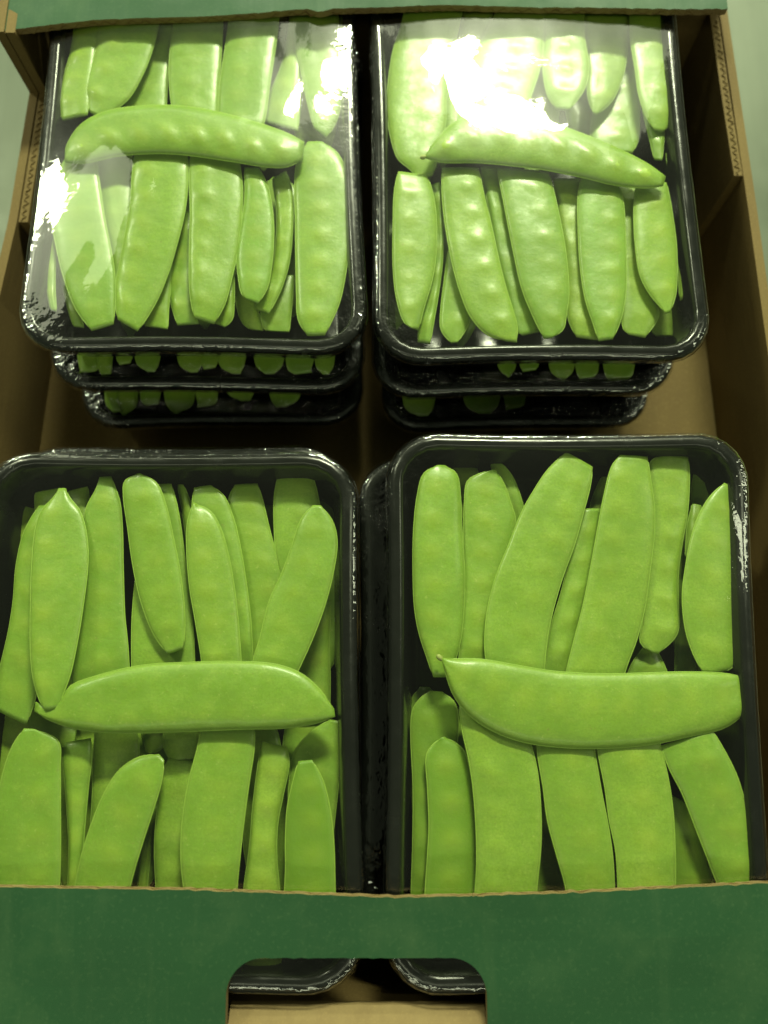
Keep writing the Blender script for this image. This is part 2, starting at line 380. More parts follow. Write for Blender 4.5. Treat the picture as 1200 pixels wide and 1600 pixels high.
TRAYS = [
 ('BL', [(-128.5, 279), (-11.5, 279), (-5.0, 116.3), (-126.3, 117.5)], 0, 'top tray of the far left stack, white glare at its right back side', 5.6),
 ('BR', [(-6.5, 279), (112.8, 279), (112.6, 114.2), (-3.6, 113.2)], 0, 'top tray of the far right stack, big star shaped glare on its film', 4.6),
 ('FL', [(-132, 82), (-8.8, 82), (-4.4, -79), (-129, -79)], 0, 'top tray of the near left stack, cut off by the frame at its outer side', 4.2),
 ('FR', [(.8, 88.6), (120.4, 88.6), (110.4, -79), (-.6, -79)], 0, 'top tray of the near right stack, under the largest crosswise pod', 4.2),
 ('BL1', [(-127, 276), (-9, 276), (-7, 112), (-125.4, 113.6)], -24, 'middle tray of the far left stack, pod tips showing at its near rim', 0),
 ('BR1', [(-5, 276), (110, 276), (109, 112.0), (-4.4, 110.4)], -24, 'middle tray of the far right stack with a few lit pod tips', 0),
 ('BL2', [(-124, 270), (-10, 270), (-8, 108.5), (-122.4, 107)], -48, 'lowest tray of the far left stack, resting on the box floor', 0),
 ('BR2', [(-2, 270), (108, 270), (107, 107.8), (-1.2, 105.4)], -48, 'lowest tray of the far right stack, dark inside', 0),
 ('FL1', [(-134, 92), (-13.5, 92.5), (-11.5, -70), (-131, -70)], -24, 'middle tray of the near left stack, only its dark far rim showing', 0),
 ('FR1', [(-9.6, 88), (112, 88.5), (109, -71), (-8.5, -71)], -24, 'middle tray of the near right stack, jutting into the gap', 0),
 ('FL2', [(-130, 86), (-13, 86), (-10, -72), (-127, -72)], -48, 'lowest tray of the near left stack, deep under the others', 0),
 ('FR2', [(-4, 85), (113, 85), (110, -72), (-4, -72)], -48, 'lowest tray of the near right stack, deep under the others', 0),
]
for i, (key, quad, z, lab, bul) in enumerate(TRAYS):
    make_tray(quad, z, lab, bul, i*7.3+1)

# ------------------------------------------------------------------ snow peas
PODS = [
 ('BL','narrow folded snow pea at the back outer corner of the far left tray',[(-119.6,277.1),(-120.1,243.6),(-122.0,230.4),(-122.6,220.3),(-120.2,212.4)],[(-109.2,276.3),(-110.0,242.9),(-110.4,228.3),(-110.3,219.7),(-110.5,214.0)],(-3.2,-3.1,0.35),{'pea': (-0.35,0.9)}),
 ('BL','broad snow pea with the brightest glints behind the crosswise pod,far left tray',[(-108.9,275.5),(-109.1,254.4),(-109.9,242.6),(-112.4,229.7),(-112.4,224.0),(-110.0,215.6)],[(-87.6,275.5),(-86.8,255.9),(-88.4,242.7),(-91.5,231.1),(-96.1,221.2),(-105.0,212.9)],(-2.1,-3.0,-0.04),{'pea': (-0.45,1.2)}),
 ('BL','shaded snow pea half covered by the glinting broad pod,far left tray',[(-98.1,280.5),(-96.6,259.0),(-97.7,241.1),(-99.1,226.5),(-99.2,212.3)],[(-82.1,280.6),(-82.3,259.1),(-83.0,247.1),(-83.1,232.4),(-82.8,212.4)],(-6.6,-7.4,-0.04),{'pea': (-0.15,0.44)}),
 ('BL','upright snow pea meeting the crosswise pod at its highest point,far left tray',[(-80.4,276.4),(-81.1,256.6),(-81.8,240.3),(-81.1,228.7),(-79.0,214.6),(-76.9,200.7)],[(-63.0,277.2),(-62.4,255.8),(-62.2,241.0),(-62.5,226.5),(-62.4,215.1),(-62.9,201.2)],(-3.2,-3.8,-0.34),{'pea': (-0.13,0.57)}),
 ('BL','wide smooth snow pea beside the film glare,left of it in far left tray',[(-59.8,276.3),(-59.9,258.0),(-60.8,244.7),(-61.8,231.6),(-62.1,216.8),(-61.6,203.4)],[(-40.1,275.5),(-40.5,258.8),(-41.5,242.5),(-42.9,228.0),(-44.1,213.9),(-46.1,202.8)],(-2.4,-3.0,0.36),{'pea': (-0.22,0.47)}),
 ('BL','snow pea washed out beneath the white glare of the far left film',[(-37.1,281.9),(-37.3,260.1),(-39.7,241.9),(-44.2,227.2),(-46.7,215.7)],[(-31.8,277.8),(-32.0,256.1),(-32.2,241.1),(-32.1,220.6),(-32.4,210.6)],(-7.4,-7.5,0.45),{'pea': (-0.17,0.33)}),
 ('BL','pale snow pea right of the glare with its rounded tip down,far left tray',[(-35.9,276.1),(-34.8,251.6),(-31.9,236.7),(-29.7,225.1),(-26.4,210.8)],[(-18.3,276.7),(-17.4,252.1),(-16.0,237.2),(-15.8,225.5),(-18.1,214.1),(-21.6,207.0)],(-5.7,-5.8,-0.25),{'pea': (0.28,0.44)}),
 ('BL','crosswise snow pea arched upward with a row of bright bumps,far left tray',[(-115.6,191.9),(-115.5,197.9),(-111.4,207.0),(-103.7,212.6),(-92.2,215.1),(-80.4,215.7),(-66.1,214.1),(-51.8,210.0),(-37.5,204.5),(-29.0,199.9)],[(-115.2,190.9),(-108.7,190.6),(-97.4,193.6),(-83.6,194.8),(-69.7,194.0),(-55.6,191.7),(-41.6,189.0),(-34.7,189.3),(-29.7,192.3)],(0.7,0.2,0.0),{'pea': (0.3,2.0),'T': 2.4,'n': 8,'round': 1}),
 ('BL','pale pointed snow pea under the white streak at the outer side,far left tray',[(-114.9,198.6),(-118.8,190.4),(-120.7,181.1),(-119.6,170.5),(-116.9,160.1),(-112.6,146.2),(-107.4,134.5),(-101.1,126.0)],[(-106.2,199.0),(-104.8,190.8),(-102.8,181.4),(-100.1,169.5),(-97.1,157.9),(-94.9,147.7),(-94.0,137.8),(-93.7,128.7)],(-2.8,-2.9,-0.24),{'pea': (-0.08,0.31)}),
 ('BL','wedge of snow pea showing between two wide pods below the arched one,far left tray',[(-107.9,202.3),(-105.4,187.1),(-102.3,173.6),(-99.1,160.5),(-96.2,147.6)],[(-94.7,202.6),(-93.3,184.7),(-92.7,171.3),(-92.6,158.2),(-94.0,147.4)],(-7.4,-7.4,-0.24),{'pea': (0.06,0.25)}),
 ('BL','wide snow pea tapering to a glinting stub at the rim,far left tray',[(-91.6,196.9),(-91.7,186.1),(-91.4,175.5),(-92.4,162.5),(-93.4,152.4),(-94.2,144.8),(-93.4,134.9),(-92.3,130.1)],[(-72.0,197.3),(-71.2,183.8),(-71.8,170.6),(-74.0,157.7),(-76.3,147.6),(-79.4,137.6),(-83.3,129.1),(-85.2,125.9)],(-2.4,-2.8,-0.23),{'pea': (-0.5,0.8)}),
 ('BL',"short square pod end under the wide tapering pod's tip,far left tray",[(-84.4,158.0),(-84.4,147.7),(-84.5,137.6),(-84.4,130.1)],[(-76.2,157.7),(-76.0,147.4),(-76.2,137.3),(-76.0,128.8)],(-7.2,-7.0,0.25),{'pea': (-0.27,0.59)}),
 ('BL','slim curved snow pea tucked between the two widest pods,far left tray',[(-74.9,176.8),(-76.1,160.8),(-77.0,147.8),(-76.0,140.1),(-72.9,130.5)],[(-70.4,176.2),(-69.4,157.6),(-68.6,144.7),(-66.8,134.6),(-65.0,130.6)],(-7.5,-6.8,0.41),{'pea': (-0.29,0.53)}),
 ('BL','long snow pea with a wavy blunt end,middle of the far left tray',[(-71.2,197.0),(-70.8,186.2),(-69.7,172.9),(-68.9,154.8),(-67.7,139.7),(-65.8,130.6)],[(-53.8,198.0),(-51.6,184.4),(-51.3,173.7),(-52.0,158.1),(-53.4,147.9),(-55.5,136.6),(-58.9,128.8)],(-2.9,-2.7,-0.59),{'pea': (-0.45,0.9)}),
 ('BL','dull pod end peeking right of the wavy blunt end,far left tray',[(-58.6,152.5),(-58.7,140.1),(-59.7,131.3)],[(-53.6,152.2),(-53.1,139.7),(-53.5,132.4),(-55.9,129.5)],(-6.5,-7.3,0.31),{'pea': (0.26,0.58)}),
 ('BL','small blue green snow pea with a notched end,far left tray',[(-51.2,191.9),(-50.6,179.0),(-51.5,165.9),(-52.4,155.6),(-51.6,147.9),(-49.9,140.4),(-48.2,138.4)],[(-45.8,191.9),(-42.5,184.3),(-40.2,173.7),(-39.4,163.2),(-39.7,153.0),(-41.0,142.9),(-43.9,136.7)],(-3.5,-3.4,0.03),{'pea': (0,0.25),'hue': -1}),
 ('BL','curved snow pea hugging the small blue green pod,far left tray',[(-41.5,189.9),(-39.4,176.3),(-39.4,160.5),(-40.9,150.1),(-44.4,141.2),(-46.1,137.0)],[(-36.1,192.5),(-33.7,183.8),(-33.1,170.4),(-34.0,154.7),(-36.8,143.3),(-40.6,134.3)],(-6.8,-6.7,0.43),{'pea': (-0.28,0.58)}),
 ('BL','deep pod tip below the notched small pod,far left tray',[(-54.6,152.8),(-53.1,139.8),(-50.5,133.4),(-47.6,130.9)],[(-46.7,152.6),(-45.7,139.7),(-44.1,134.6),(-43.0,130.3)],(-11.4,-11.2,0.13),{'pea': (0.25,0.37)}),
 ('BL','deep square pod end beside the inner rim below the curved pod,far left tray',[(-43.7,152.1),(-44.1,136.8),(-42.5,130.6),(-41.1,129.9)],[(-32.6,152.3),(-33.0,142.1),(-33.5,134.6),(-33.8,129.6)],(-10.6,-11.0,-0.23),{'pea': (-0.11,0.31)}),
 ('BL','large rounded snow pea nearest the inner corner,glinting at its shoulder,far left tray',[(-28.5,203.3),(-31.9,195.6),(-32.7,184.7),(-32.2,174.0),(-31.5,155.8),(-30.8,140.7),(-29.9,130.8),(-26.6,124.7)],[(-22.5,202.9),(-17.0,198.0),(-12.9,187.1),(-11.8,176.4),(-12.3,160.7),(-13.6,147.9),(-15.7,136.7),(-20.4,124.7)],(-3.7,-3.7,0.23),{'pea': (-0.1,1.0)}),
 ('BL','dark vertical sliver of snow pea at the outer edge,far left tray',[(-121.4,168.6),(-120.7,152.6),(-119.5,142.3),(-117.6,135.9)],[(-118.6,168.5),(-117.9,152.6),(-116.7,142.2),(-115.5,135.4)],(-7.5,-6.5,0.04),{'pea': (-0.06,0.33)}),
 ('BL','dimmest slanting snow pea sliver beside the pale pointed pod,far left tray',[(-120.0,160.2),(-117.1,149.7),(-113.0,136.9),(-110.9,131.8)],[(-116.3,160.3),(-113.4,149.8),(-108.8,135.7),(-107.0,131.4)],(-10.9,-10.7,-0.05),{'pea': (-0.05,0.27)}),
 ('BR','broad crescent snow pea along the inner back side,far right tray',[(10.1,274.2),(6.7,255.9),(3.4,244.1),(1.5,229.5),(1.0,218.1),(2.4,205.6),(5.2,196.0),(9.4,191.9),(12.9,187.9)],[(31.4,274.2),(30.4,262.0),(27.9,250.0),(25.7,238.3),(23.7,223.9),(23.2,212.6),(21.4,201.5),(19.4,194.7),(17.9,189.5)],(-3.7,-4.6,-0.01),{'pea': (0.3,0.35)}),
 ('BR','shaded strip of snow pea between the crescent pod and the glare,far right tray',[(32.9,271.5),(28.6,249.9),(25.3,235.0),(22.9,220.4),(21.6,203.3)],[(44.3,271.2),(39.9,252.7),(35.7,237.6),(32.9,225.9),(30.7,205.9)],(-6.8,-6.6,0.16),{'pea': (0.17,0.29)}),
 ('BR','snow pea under the left half of the big star glare,far right tray',[(47.8,274.3),(42.2,259.0),(35.6,245.5),(31.2,235.2),(28.5,223.7),(27.5,209.5)],[(62.7,273.4),(61.8,255.1),(59.7,237.3),(55.4,222.9),(51.3,211.6),(47.4,204.7)],(-3.4,-3.7,0.41),{'pea': (0.2,0.9)}),
 ('BR','snow pea whose rounded tip is bleached at the right of the star glare',[(62.8,273.8),(61.6,249.5),(60.4,234.8),(61.5,223.2),(64.3,217.0)],[(78.5,272.6),(76.9,251.3),(77.6,235.1),(75.3,225.0),(69.2,215.7)],(-2.8,-2.9,0.57),{'pea': (0,0.8)}),
 ('BR','pale snow pea with a glint above its tip,right of the star glare',[(80.7,276.8),(78.2,252.2),(78.2,237.3),(77.5,225.7),(79.0,217.7)],[(97.9,277.3),(95.3,252.7),(93.4,240.8),(90.8,231.9),(86.5,223.2),(80.5,217.2)],(-6.3,-6.5,-0.25),{'pea': (-0.06,0.3)}),
 ('BR','seamed snow pea hanging lower beneath the glinting pale tip,far right tray',[(93.3,264.0),(86.2,236.3),(80.1,219.9),(78.3,204.0)],[(103.1,262.9),(99.6,238.3),(98.3,220.5),(96.6,208.9),(94.0,203.1)],(-11.1,-10.5,0.55),{'pea': (0.08,0.42)}),
 ('BR','long round tipped snow pea in the outer back corner,far right tray',[(96.7,274.0),(94.9,249.7),(95.5,234.9),(96.0,223.4),(97.8,214.9),(100.6,208.4)],[(110.8,274.6),(109.4,253.2),(109.6,238.4),(109.6,226.7),(108.3,215.3),(105.7,209.7),(104.1,208.0)],(-3.8,-4.0,-0.27),{'pea': (0.17,0.55)}),
 ('BR','small pod tip below the round tipped corner pod,far right tray',[(97.2,232.7),(98.9,215.1),(100.0,205.1),(100.8,198.0)],[(106.1,232.0),(105.7,211.7),(104.4,203.1),(103.4,197.0)],(-7.1,-6.7,0.33),{'pea': (0.12,0.48)}),
 ('BR','slender rounded snow pea down the outer side wall,far right tray',[(105.3,200.8),(106.1,187.1),(106.1,173.6),(105.9,157.9),(105.4,147.7),(105.2,140.1)],[(108.1,201.5),(110.5,193.5),(112.2,178.6),(112.4,162.8),(111.9,150.0),(111.2,143.4)],(-6.7,-7.1,0.25),{'pea': (-0.13,0.42),'T': 2.6}),
 ('BR','crosswise snow pea glaring white along its back,far right tray',[(14.8,193.7),(19.8,201.4),(25.8,207.7),(32.9,211.0),(44.7,211.6),(58.7,208.8),(70.2,204.1),(83.7,197.3),(94.8,190.6),(101.3,185.2)],[(14.8,192.7),(20.8,190.8),(32.4,190.5),(43.9,189.7),(57.7,187.9),(71.3,184.4),(82.6,181.3),(94.0,180.2),(100.0,181.0)],(0.8,0.7,0.0),{'pea': (0.12,1.8),'T': 2.4,'n': 8,'stalk': -1,'round': 1}),
 ('BR','broad snow pea below the crescent tip at the inner side,far right tray',[(5.1,189.6),(3.7,181.0),(3.2,165.3),(3.2,149.9),(4.5,137.5),(7.1,128.9),(9.3,127.0)],[(15.9,188.6),(17.7,181.9),(18.9,171.3),(18.5,155.7),(16.9,145.6),(14.1,135.6),(12.0,126.8)],(-3.2,-3.2,-0.59),{'pea': (-0.3,0.5)}),
 ('BR','thin snow pea pressed edgewise against the broad inner pod,far right tray',[(17.1,187.2),(18.7,173.7),(18.0,158.0),(16.0,145.2),(12.7,132.6),(11.7,124.0)],[(20.8,187.9),(21.3,173.2),(21.2,157.5),(20.1,147.2),(18.1,134.7),(16.1,122.9)],(-6.8,-7.0,0.38),{'pea': (0.09,0.53)}),
 ('BR','short pointed pod tip in the gap near the inner corner,far right tray',[(23.2,160.7),(21.3,146.4),(20.2,137.5),(20.1,128.8),(23.5,123.4)],[(28.2,160.3),(30.1,144.8),(30.5,134.7),(30.0,131.0),(25.7,123.4)],(-7.2,-6.9,0.29),{'pea': (0.2,0.37)}),
 ('BR','leaning snow pea with one bright bump and round lower side,far right tray',[(21.1,191.3),(21.1,178.4),(22.2,165.3),(24.0,152.5),(26.5,141.2),(30.0,131.4),(35.3,124.8),(41.9,122.1)],[(34.6,191.0),(36.5,178.1),(38.5,167.6),(40.0,157.3),(42.2,144.7),(44.5,134.8),(46.0,127.5),(45.7,121.4)],(-2.5,-2.4,0.23),{'pea': (0.3,0.8)}),
 ('BR','narrow shaded strip between the two leaning snow peas,far right tray',[(35.7,194.3),(37.6,181.3),(39.5,168.0),(41.4,154.9),(44.3,140.9),(47.1,127.3),(48.5,126.3)],[(44.4,195.0),(45.5,181.9),(47.3,165.9),(50.1,150.3),(53.3,135.1),(55.2,128.2)],(-7.0,-7.0,-0.4),{'pea': (0.2,0.58)}),
 ('BR','straight sided leaning snow pea in the middle below the glare,far right tray',[(41.3,191.8),(42.8,181.5),(44.4,168.3),(46.2,155.4),(48.3,142.7),(51.9,131.6),(55.2,123.3)],[(60.3,189.8),(62.1,178.5),(64.0,162.7),(64.8,150.0),(64.7,139.9),(63.4,132.5),(61.9,126.4),(57.8,123.3)],(-3.0,-2.8,0.26),{'pea': (0.35,0.7)}),
 ('BR','olive snow pea with rounded end half hidden beside the middle pod,far right tray',[(62.6,189.7),(64.1,173.5),(65.1,157.8),(65.2,142.5),(65.1,132.5),(67.4,125.8)],[(73.4,189.4),(72.4,173.2),(71.5,157.5),(72.5,144.8),(74.5,132.3),(75.5,124.2)],(-6.7,-6.9,0.2),{'pea': (-0.05,0.47),'hue': 1}),
 ('BR','upright snow pea with a ladder of faint bumps,far right tray',[(72.1,188.3),(70.3,178.9),(69.6,165.8),(69.6,150.4),(70.6,137.9),(72.9,128.1),(74.1,122.5)],[(85.1,185.7),(86.4,178.5),(86.4,165.4),(85.7,150.1),(84.7,140.1),(82.2,130.2),(79.0,123.0)],(-3.0,-3.2,0.26),{'pea': (0.45,0.7),'hue': -0.6}),
 ('BR','yellowish snow pea with a torn end between two upright pods,far right tray',[(86.5,186.8),(87.0,173.3),(85.8,157.5),(84.4,139.7),(84.0,128.5),(85.7,126.5)],[(94.8,187.3),(93.5,171.1),(93.0,155.4),(94.2,145.1),(97.4,135.0),(91.7,125.6)],(-7.1,-6.8,-0.34),{'pea': (0.11,0.47),'hue': 1}),
 ('BR','snow pea with a pointed tip near the outer corner,far right tray',[(91.7,184.3),(90.2,173.6),(89.6,160.5),(90.3,147.7),(93.1,140.2),(98.0,132.8)],[(103.5,186.2),(104.3,174.1),(104.7,161.0),(103.7,148.1),(102.5,140.6),(99.9,133.6)],(-3.8,-3.3,-0.33),{'pea': (0.2,0.5)}),
 ('BR','dark pod end in the outer corner under the pointed tip,far right tray',[(102.4,155.0),(99.4,142.0),(97.3,133.0),(98.5,130.5)],[(108.8,155.5),(108.9,142.4),(107.9,134.7),(106.6,130.6)],(-15.7,-15.8,-0.37),{'pea': (-0.28,0.41)}),
 ('FL','wide snow pea leaving the frame at the outer side,near left tray',[(-114.8,64.8),(-118.5,56.1),(-119.8,45.4),(-119.4,32.9),(-119.8,23.6),(-121.2,11.6),(-122.7,-0.2)],[(-106.2,64.8),(-110.6,56.1),(-111.8,41.2),(-111.2,28.7),(-109.7,14.6),(-108.6,4.7),(-110.7,-5.5)],(-7.1,-6.9,0.11),{'pea': (0,0.3)}),
 ('FL','nubbed snow pea whose lower tip lies on the crosswise pod,near left tray',[(-107.2,69.8),(-108.2,67.1),(-111.7,62.2),(-112.9,56.1),(-112.3,44.4),(-110.7,30.0),(-108.7,16.1),(-106.8,8.4),(-103.9,1.7),(-101.9,-1.3)],[(-104.9,69.9),(-103.5,67.0),(-99.1,61.7),(-95.9,53.0),(-94.5,44.5),(-94.4,30.1),(-94.9,18.1),(-95.8,9.3),(-97.5,2.7),(-98.2,-0.5)],(-3.8,1.6,-0.27),{'pea': (-0.5,0.5)}),
 ('FL','snow pea with a square stalk nub,second row from the outer side,near left tray',[(-94.7,74.0),(-95.2,70.4),(-98.0,63.2),(-98.0,51.4),(-97.0,36.7),(-97.8,22.5),(-98.5,12.5),(-97.2,5.1)],[(-91.1,74.7),(-89.8,71.6),(-87.4,65.7),(-85.8,55.9),(-84.4,41.1),(-83.0,28.7),(-81.2,18.5),(-79.8,7.6)],(-5.7,-6.1,-0.56),{'pea': (0.07,0.28)}),
 ('FL','tilted snow pea with a low peak on top and a cut tip,near left tray',[(-81.4,74.8),(-85.5,72.1),(-85.5,67.1),(-83.5,57.4),(-80.8,44.7),(-77.2,32.4),(-72.5,22.3),(-67.6,15.8)],[(-80.3,74.7),(-74.8,71.4),(-71.6,64.9),(-68.4,54.2),(-64.9,40.6),(-62.9,28.3),(-62.6,20.3),(-62.9,17.5)],(-3.3,-3.5,0.1),{'pea': (0.1,0.45)}),
 ('FL','wide snow pea lying under the tilted cut tipped pod,near left tray',[(-78.1,72.2),(-79.6,58.4),(-80.8,41.2),(-81.0,28.8),(-79.3,6.7)],[(-71.1,72.4),(-68.1,62.6),(-65.1,47.5),(-62.5,32.8),(-60.5,20.6),(-59.3,6.7)],(-7.5,-7.1,0.17),{'pea': (-0.08,0.3)}),
 ('FL','thin snow pea strip right of the pod under the cut tip,near left tray',[(-70.3,73.3),(-68.0,63.7),(-65.8,52.7),(-63.2,37.6)],[(-67.9,73.0),(-64.8,65.6),(-62.3,52.5),(-60.5,39.6)],(-10.9,-10.9,0.55),{'pea': (0.28,0.46)}),
 ('FL','pointed snow pea with yellow green mottling left of a nested pair,near left tray',[(-62.5,64.9),(-64.0,58.5),(-63.6,48.9),(-61.8,36.4),(-59.5,26.3),(-56.7,13.4),(-56.0,7.5)],[(-61.9,65.0),(-56.7,62.0),(-53.3,56.6),(-50.1,47.0),(-47.4,34.5),(-45.6,22.4),(-44.6,13.4),(-44.1,7.6)],(-4.0,-3.5,-0.6),{'pea': (-0.24,0.45),'hue': 0.5}),
 ('FL','slim bright edged snow pea nested behind the mottled pointed pod,near left tray',[(-63.5,71.0),(-63.6,62.6),(-59.2,51.8),(-54.8,35.0),(-50.0,20.6),(-47.5,11.6)],[(-57.7,71.8),(-53.2,68.0),(-49.7,60.4),(-47.2,51.7),(-44.6,39.1),(-42.6,26.7),(-41.3,12.6)],(-6.9,-7.4,0.16),{'pea': (0.23,0.38)}),
 ('FL','flat topped yellow green snow pea between nested pair and diagonal pod,near left tray',[(-50.5,72.7),(-52.2,67.6),(-51.1,56.6),(-47.9,43.7),(-44.7,31.1),(-43.2,20.8),(-42.4,10.7)],[(-42.8,73.3),(-40.9,67.7),(-37.9,56.7),(-35.3,48.0),(-33.6,41.6),(-33.3,31.1),(-34.7,10.7)],(-9.6,-9.8,-0.25),{'pea': (0.28,0.38),'hue': 0.6}),
 ('FL','diagonal snow pea leaning away to the inner side above the crosswise pod,near left tray',[(-23.4,63.9),(-27.1,59.0),(-29.9,49.9),(-32.7,41.5),(-36.5,32.3),(-39.1,20.3),(-40.7,14.3),(-41.6,7.5)],[(-20.5,63.7),(-16.6,58.3),(-15.1,51.9),(-16.0,42.5),(-18.6,31.3),(-22.1,21.2),(-26.8,10.4),(-28.6,6.6)],(-2.8,-2.9,0.11),{'pea': (-0.3,0.4)}),
 ('FL',"dimmer flat ended snow pea behind the diagonal pod's top,near left tray",[(-35.2,79.2),(-36.9,70.0),(-36.7,58.9),(-35.5,48.0),(-32.4,37.4)],[(-25.3,80.0),(-22.5,70.1),(-20.8,61.2),(-20.1,48.1),(-20.9,35.4)],(-10.0,-10.1,-0.22),{'pea': (0.29,0.42)}),
 ('FL','dark snow pea below the diagonal pod by the inner wall,near left tray',[(-23.4,33.9),(-26.2,19.2),(-28.1,10.9),(-26.7,-3.2)],[(-17.7,34.0),(-17.9,19.3),(-17.5,8.9),(-17.5,-3.2)],(-15.7,-15.5,-0.45),{'pea': (0.07,0.41)}),
 ('FL','darkest square pod end in the outer back corner,near left tray',[(-125.8,67.6),(-124.1,55.8),(-122.7,44.8)],[(-119.7,65.8),(-118.1,55.6),(-116.8,44.6)],(-15.7,-15.2,0.39),{'pea': (-0.29,0.44)}),
 ('FL','dull pod end behind the left shoulder of the nubbed pod,near left tray',[(-118.4,70.4),(-117.6,63.7),(-114.9,50.4)],[(-110.2,71.8),(-108.8,63.5),(-106.5,50.3)],(-11.2,-10.6,0.34),{'pea': (-0.15,0.34)}),
 ('FL','dull pod end in the notch between the two nubbed pods,near left tray',[(-107.2,70.8),(-105.0,63.5),(-102.7,50.3)],[(-100.8,72.7),(-98.8,63.6),(-96.9,50.4)],(-11.3,-10.5,-0.25),{'pea': (0.06,0.42)}),
 ('FL','crosswise snow pea with a straight lower edge and dotted glints,near left tray',[(-105.5,1.5),(-102.2,0.2),(-98.4,1.2),(-95.8,5.9),(-87.9,9.1),(-74.5,12.2),(-58.9,13.2),(-45.1,13.4),(-33.3,12.6),(-25.4,9.9),(-19.9,5.5),(-15.1,-0.5)],[(-105.5,-1.5),(-101.2,-3.7),(-94.2,-6.1),(-84.5,-7.4),(-73.0,-7.6),(-57.6,-7.1),(-42.3,-6.5),(-30.8,-6.3),(-21.2,-5.0),(-14.7,-3.0)],(0.6,0.6,0.0),{'pea': (0.7,0.7),'T': 1.9,'n': 8}),
 ('FL','big smooth snow pea with two glints leaving under the flap,near left tray',[(-109.7,-6.4),(-112.7,-11.5),(-114.7,-18.9),(-115.5,-28.9),(-115.2,-39.5),(-113.2,-53.4),(-109.2,-67.0)],[(-106.3,-6.6),(-98.8,-10.2),(-97.6,-17.9),(-96.4,-28.9),(-95.2,-41.3),(-94.6,-53.4),(-95.3,-68.6)],(-3.0,-3.5,0.04),{'pea': (0.4,0.7)}),
 ('FL','slim snow pea with a rounded top beside the big smooth pod,near left tray',[(-98.3,-10.7),(-98.7,-14.5),(-97.0,-23.8),(-95.5,-32.9),(-94.1,-41.9),(-93.3,-55.9)],[(-90.6,-9.4),(-89.8,-14.5),(-90.1,-23.8),(-90.2,-33.0),(-90.1,-40.2),(-90.6,-56.0)],(-7.0,-7.0,-0.17),{'pea': (0.15,0.46),'T': 2.4}),
 ('FL',"dim wide snow pea deep behind the bent pod's left side,near left tray",[(-91.0,-4.1),(-90.9,-14.7),(-90.2,-26.1),(-90.0,-37.2),(-91.2,-55.1)],[(-80.0,-4.1),(-77.0,-10.9),(-76.8,-18.5),(-78.9,-29.8),(-82.6,-55.1)],(-11.5,-11.2,-0.05),{'pea': (0.25,0.56)}),
 ('FL','bent snow pea with a cut top corner leaning to the inner side,near left tray',[(-68.3,-13.9),(-74.7,-15.0),(-80.2,-18.9),(-84.4,-26.2),(-87.2,-34.3),(-89.5,-44.0),(-90.5,-53.6),(-90.1,-63.7),(-87.0,-71.3)],[(-66.3,-15.7),(-66.7,-21.6),(-68.6,-29.7),(-70.9,-37.8),(-73.1,-46.5),(-74.4,-53.4),(-75.5,-63.6),(-79.4,-71.6)],(-3.3,-3.8,0.33),{'pea': (0.1,0.5)}),
 ('FL','shadowed snow pea between the bent pod and the straight wide one,near left tray',[(-67.2,-15.6),(-69.0,-24.1),(-69.5,-33.3),(-69.3,-42.4),(-67.7,-56.6)],[(-58.0,-16.5),(-58.2,-25.9),(-58.8,-37.0),(-59.0,-46.0),(-58.7,-56.6)],(-9.8,-9.9,-0.02),{'pea': (0.25,0.38)}),
 ('FL',"round pod tip hanging below the crosswise pod's middle,near left tray",[(-68.3,-2.1),(-69.1,-10.8),(-66.7,-15.6),(-62.8,-17.7)],[(-57.6,-2.1),(-57.6,-10.9),(-58.7,-15.7),(-60.6,-17.8)],(-11.1,-10.6,-0.36),{'pea': (-0.12,0.54)}),
 ('FL','pointed pod tip left of the hanging round tip,near left tray',[(-78.9,-2.2),(-76.6,-11.1),(-75.3,-14.4)],[(-66.4,-2.2),(-68.6,-10.1),(-70.8,-13.0),(-73.7,-14.5)],(-15.9,-15.2,0.23),{'pea': (-0.04,0.35)}),
 ('FL',"straight wide snow pea emerging under the crosswise pod's right half,near left tray",[(-55.4,-4.5),(-56.5,-12.4),(-58.5,-21.6),(-59.7,-32.4),(-59.6,-41.2),(-58.8,-48.1),(-57.0,-54.9),(-51.6,-66.7),(-45.3,-74.9)],[(-39.6,-4.5),(-39.4,-12.4),(-40.4,-21.6),(-41.5,-32.5),(-42.3,-43.1),(-42.8,-53.4),(-41.8,-66.9),(-42.5,-75.1)],(-3.0,-2.9,-0.43),{'pea': (0.1,0.3)}),
 ('FL','lumpy snow pea with a broken top,near left tray',[(-37.7,-10.3),(-38.7,-18.2),(-39.7,-29.3),(-40.2,-40.1),(-41.5,-54.1),(-41.3,-67.8),(-39.8,-76.2)],[(-29.8,-12.2),(-29.1,-17.3),(-30.6,-25.7),(-32.1,-34.8),(-32.0,-43.8),(-30.7,-54.3),(-29.5,-68.0),(-31.0,-77.2)],(-7.0,-7.2,-0.42),{'pea': (0.1,1.2),'T': 2.3,'hue': 0.6}),
 ('FL','olive snow pea with a shining top corner at the inner side,near left tray',[(-17.1,-3.9),(-23.1,-7.9),(-27.9,-13.7),(-29.3,-22.2),(-29.3,-33.4),(-27.9,-49.6)],[(-14.1,-4.3),(-12.8,-10.8),(-13.6,-20.3),(-14.8,-31.4),(-15.5,-38.7),(-16.1,-51.2)],(-9.9,-9.8,0.38),{'pea': (0.18,0.48),'hue': 0.8}),
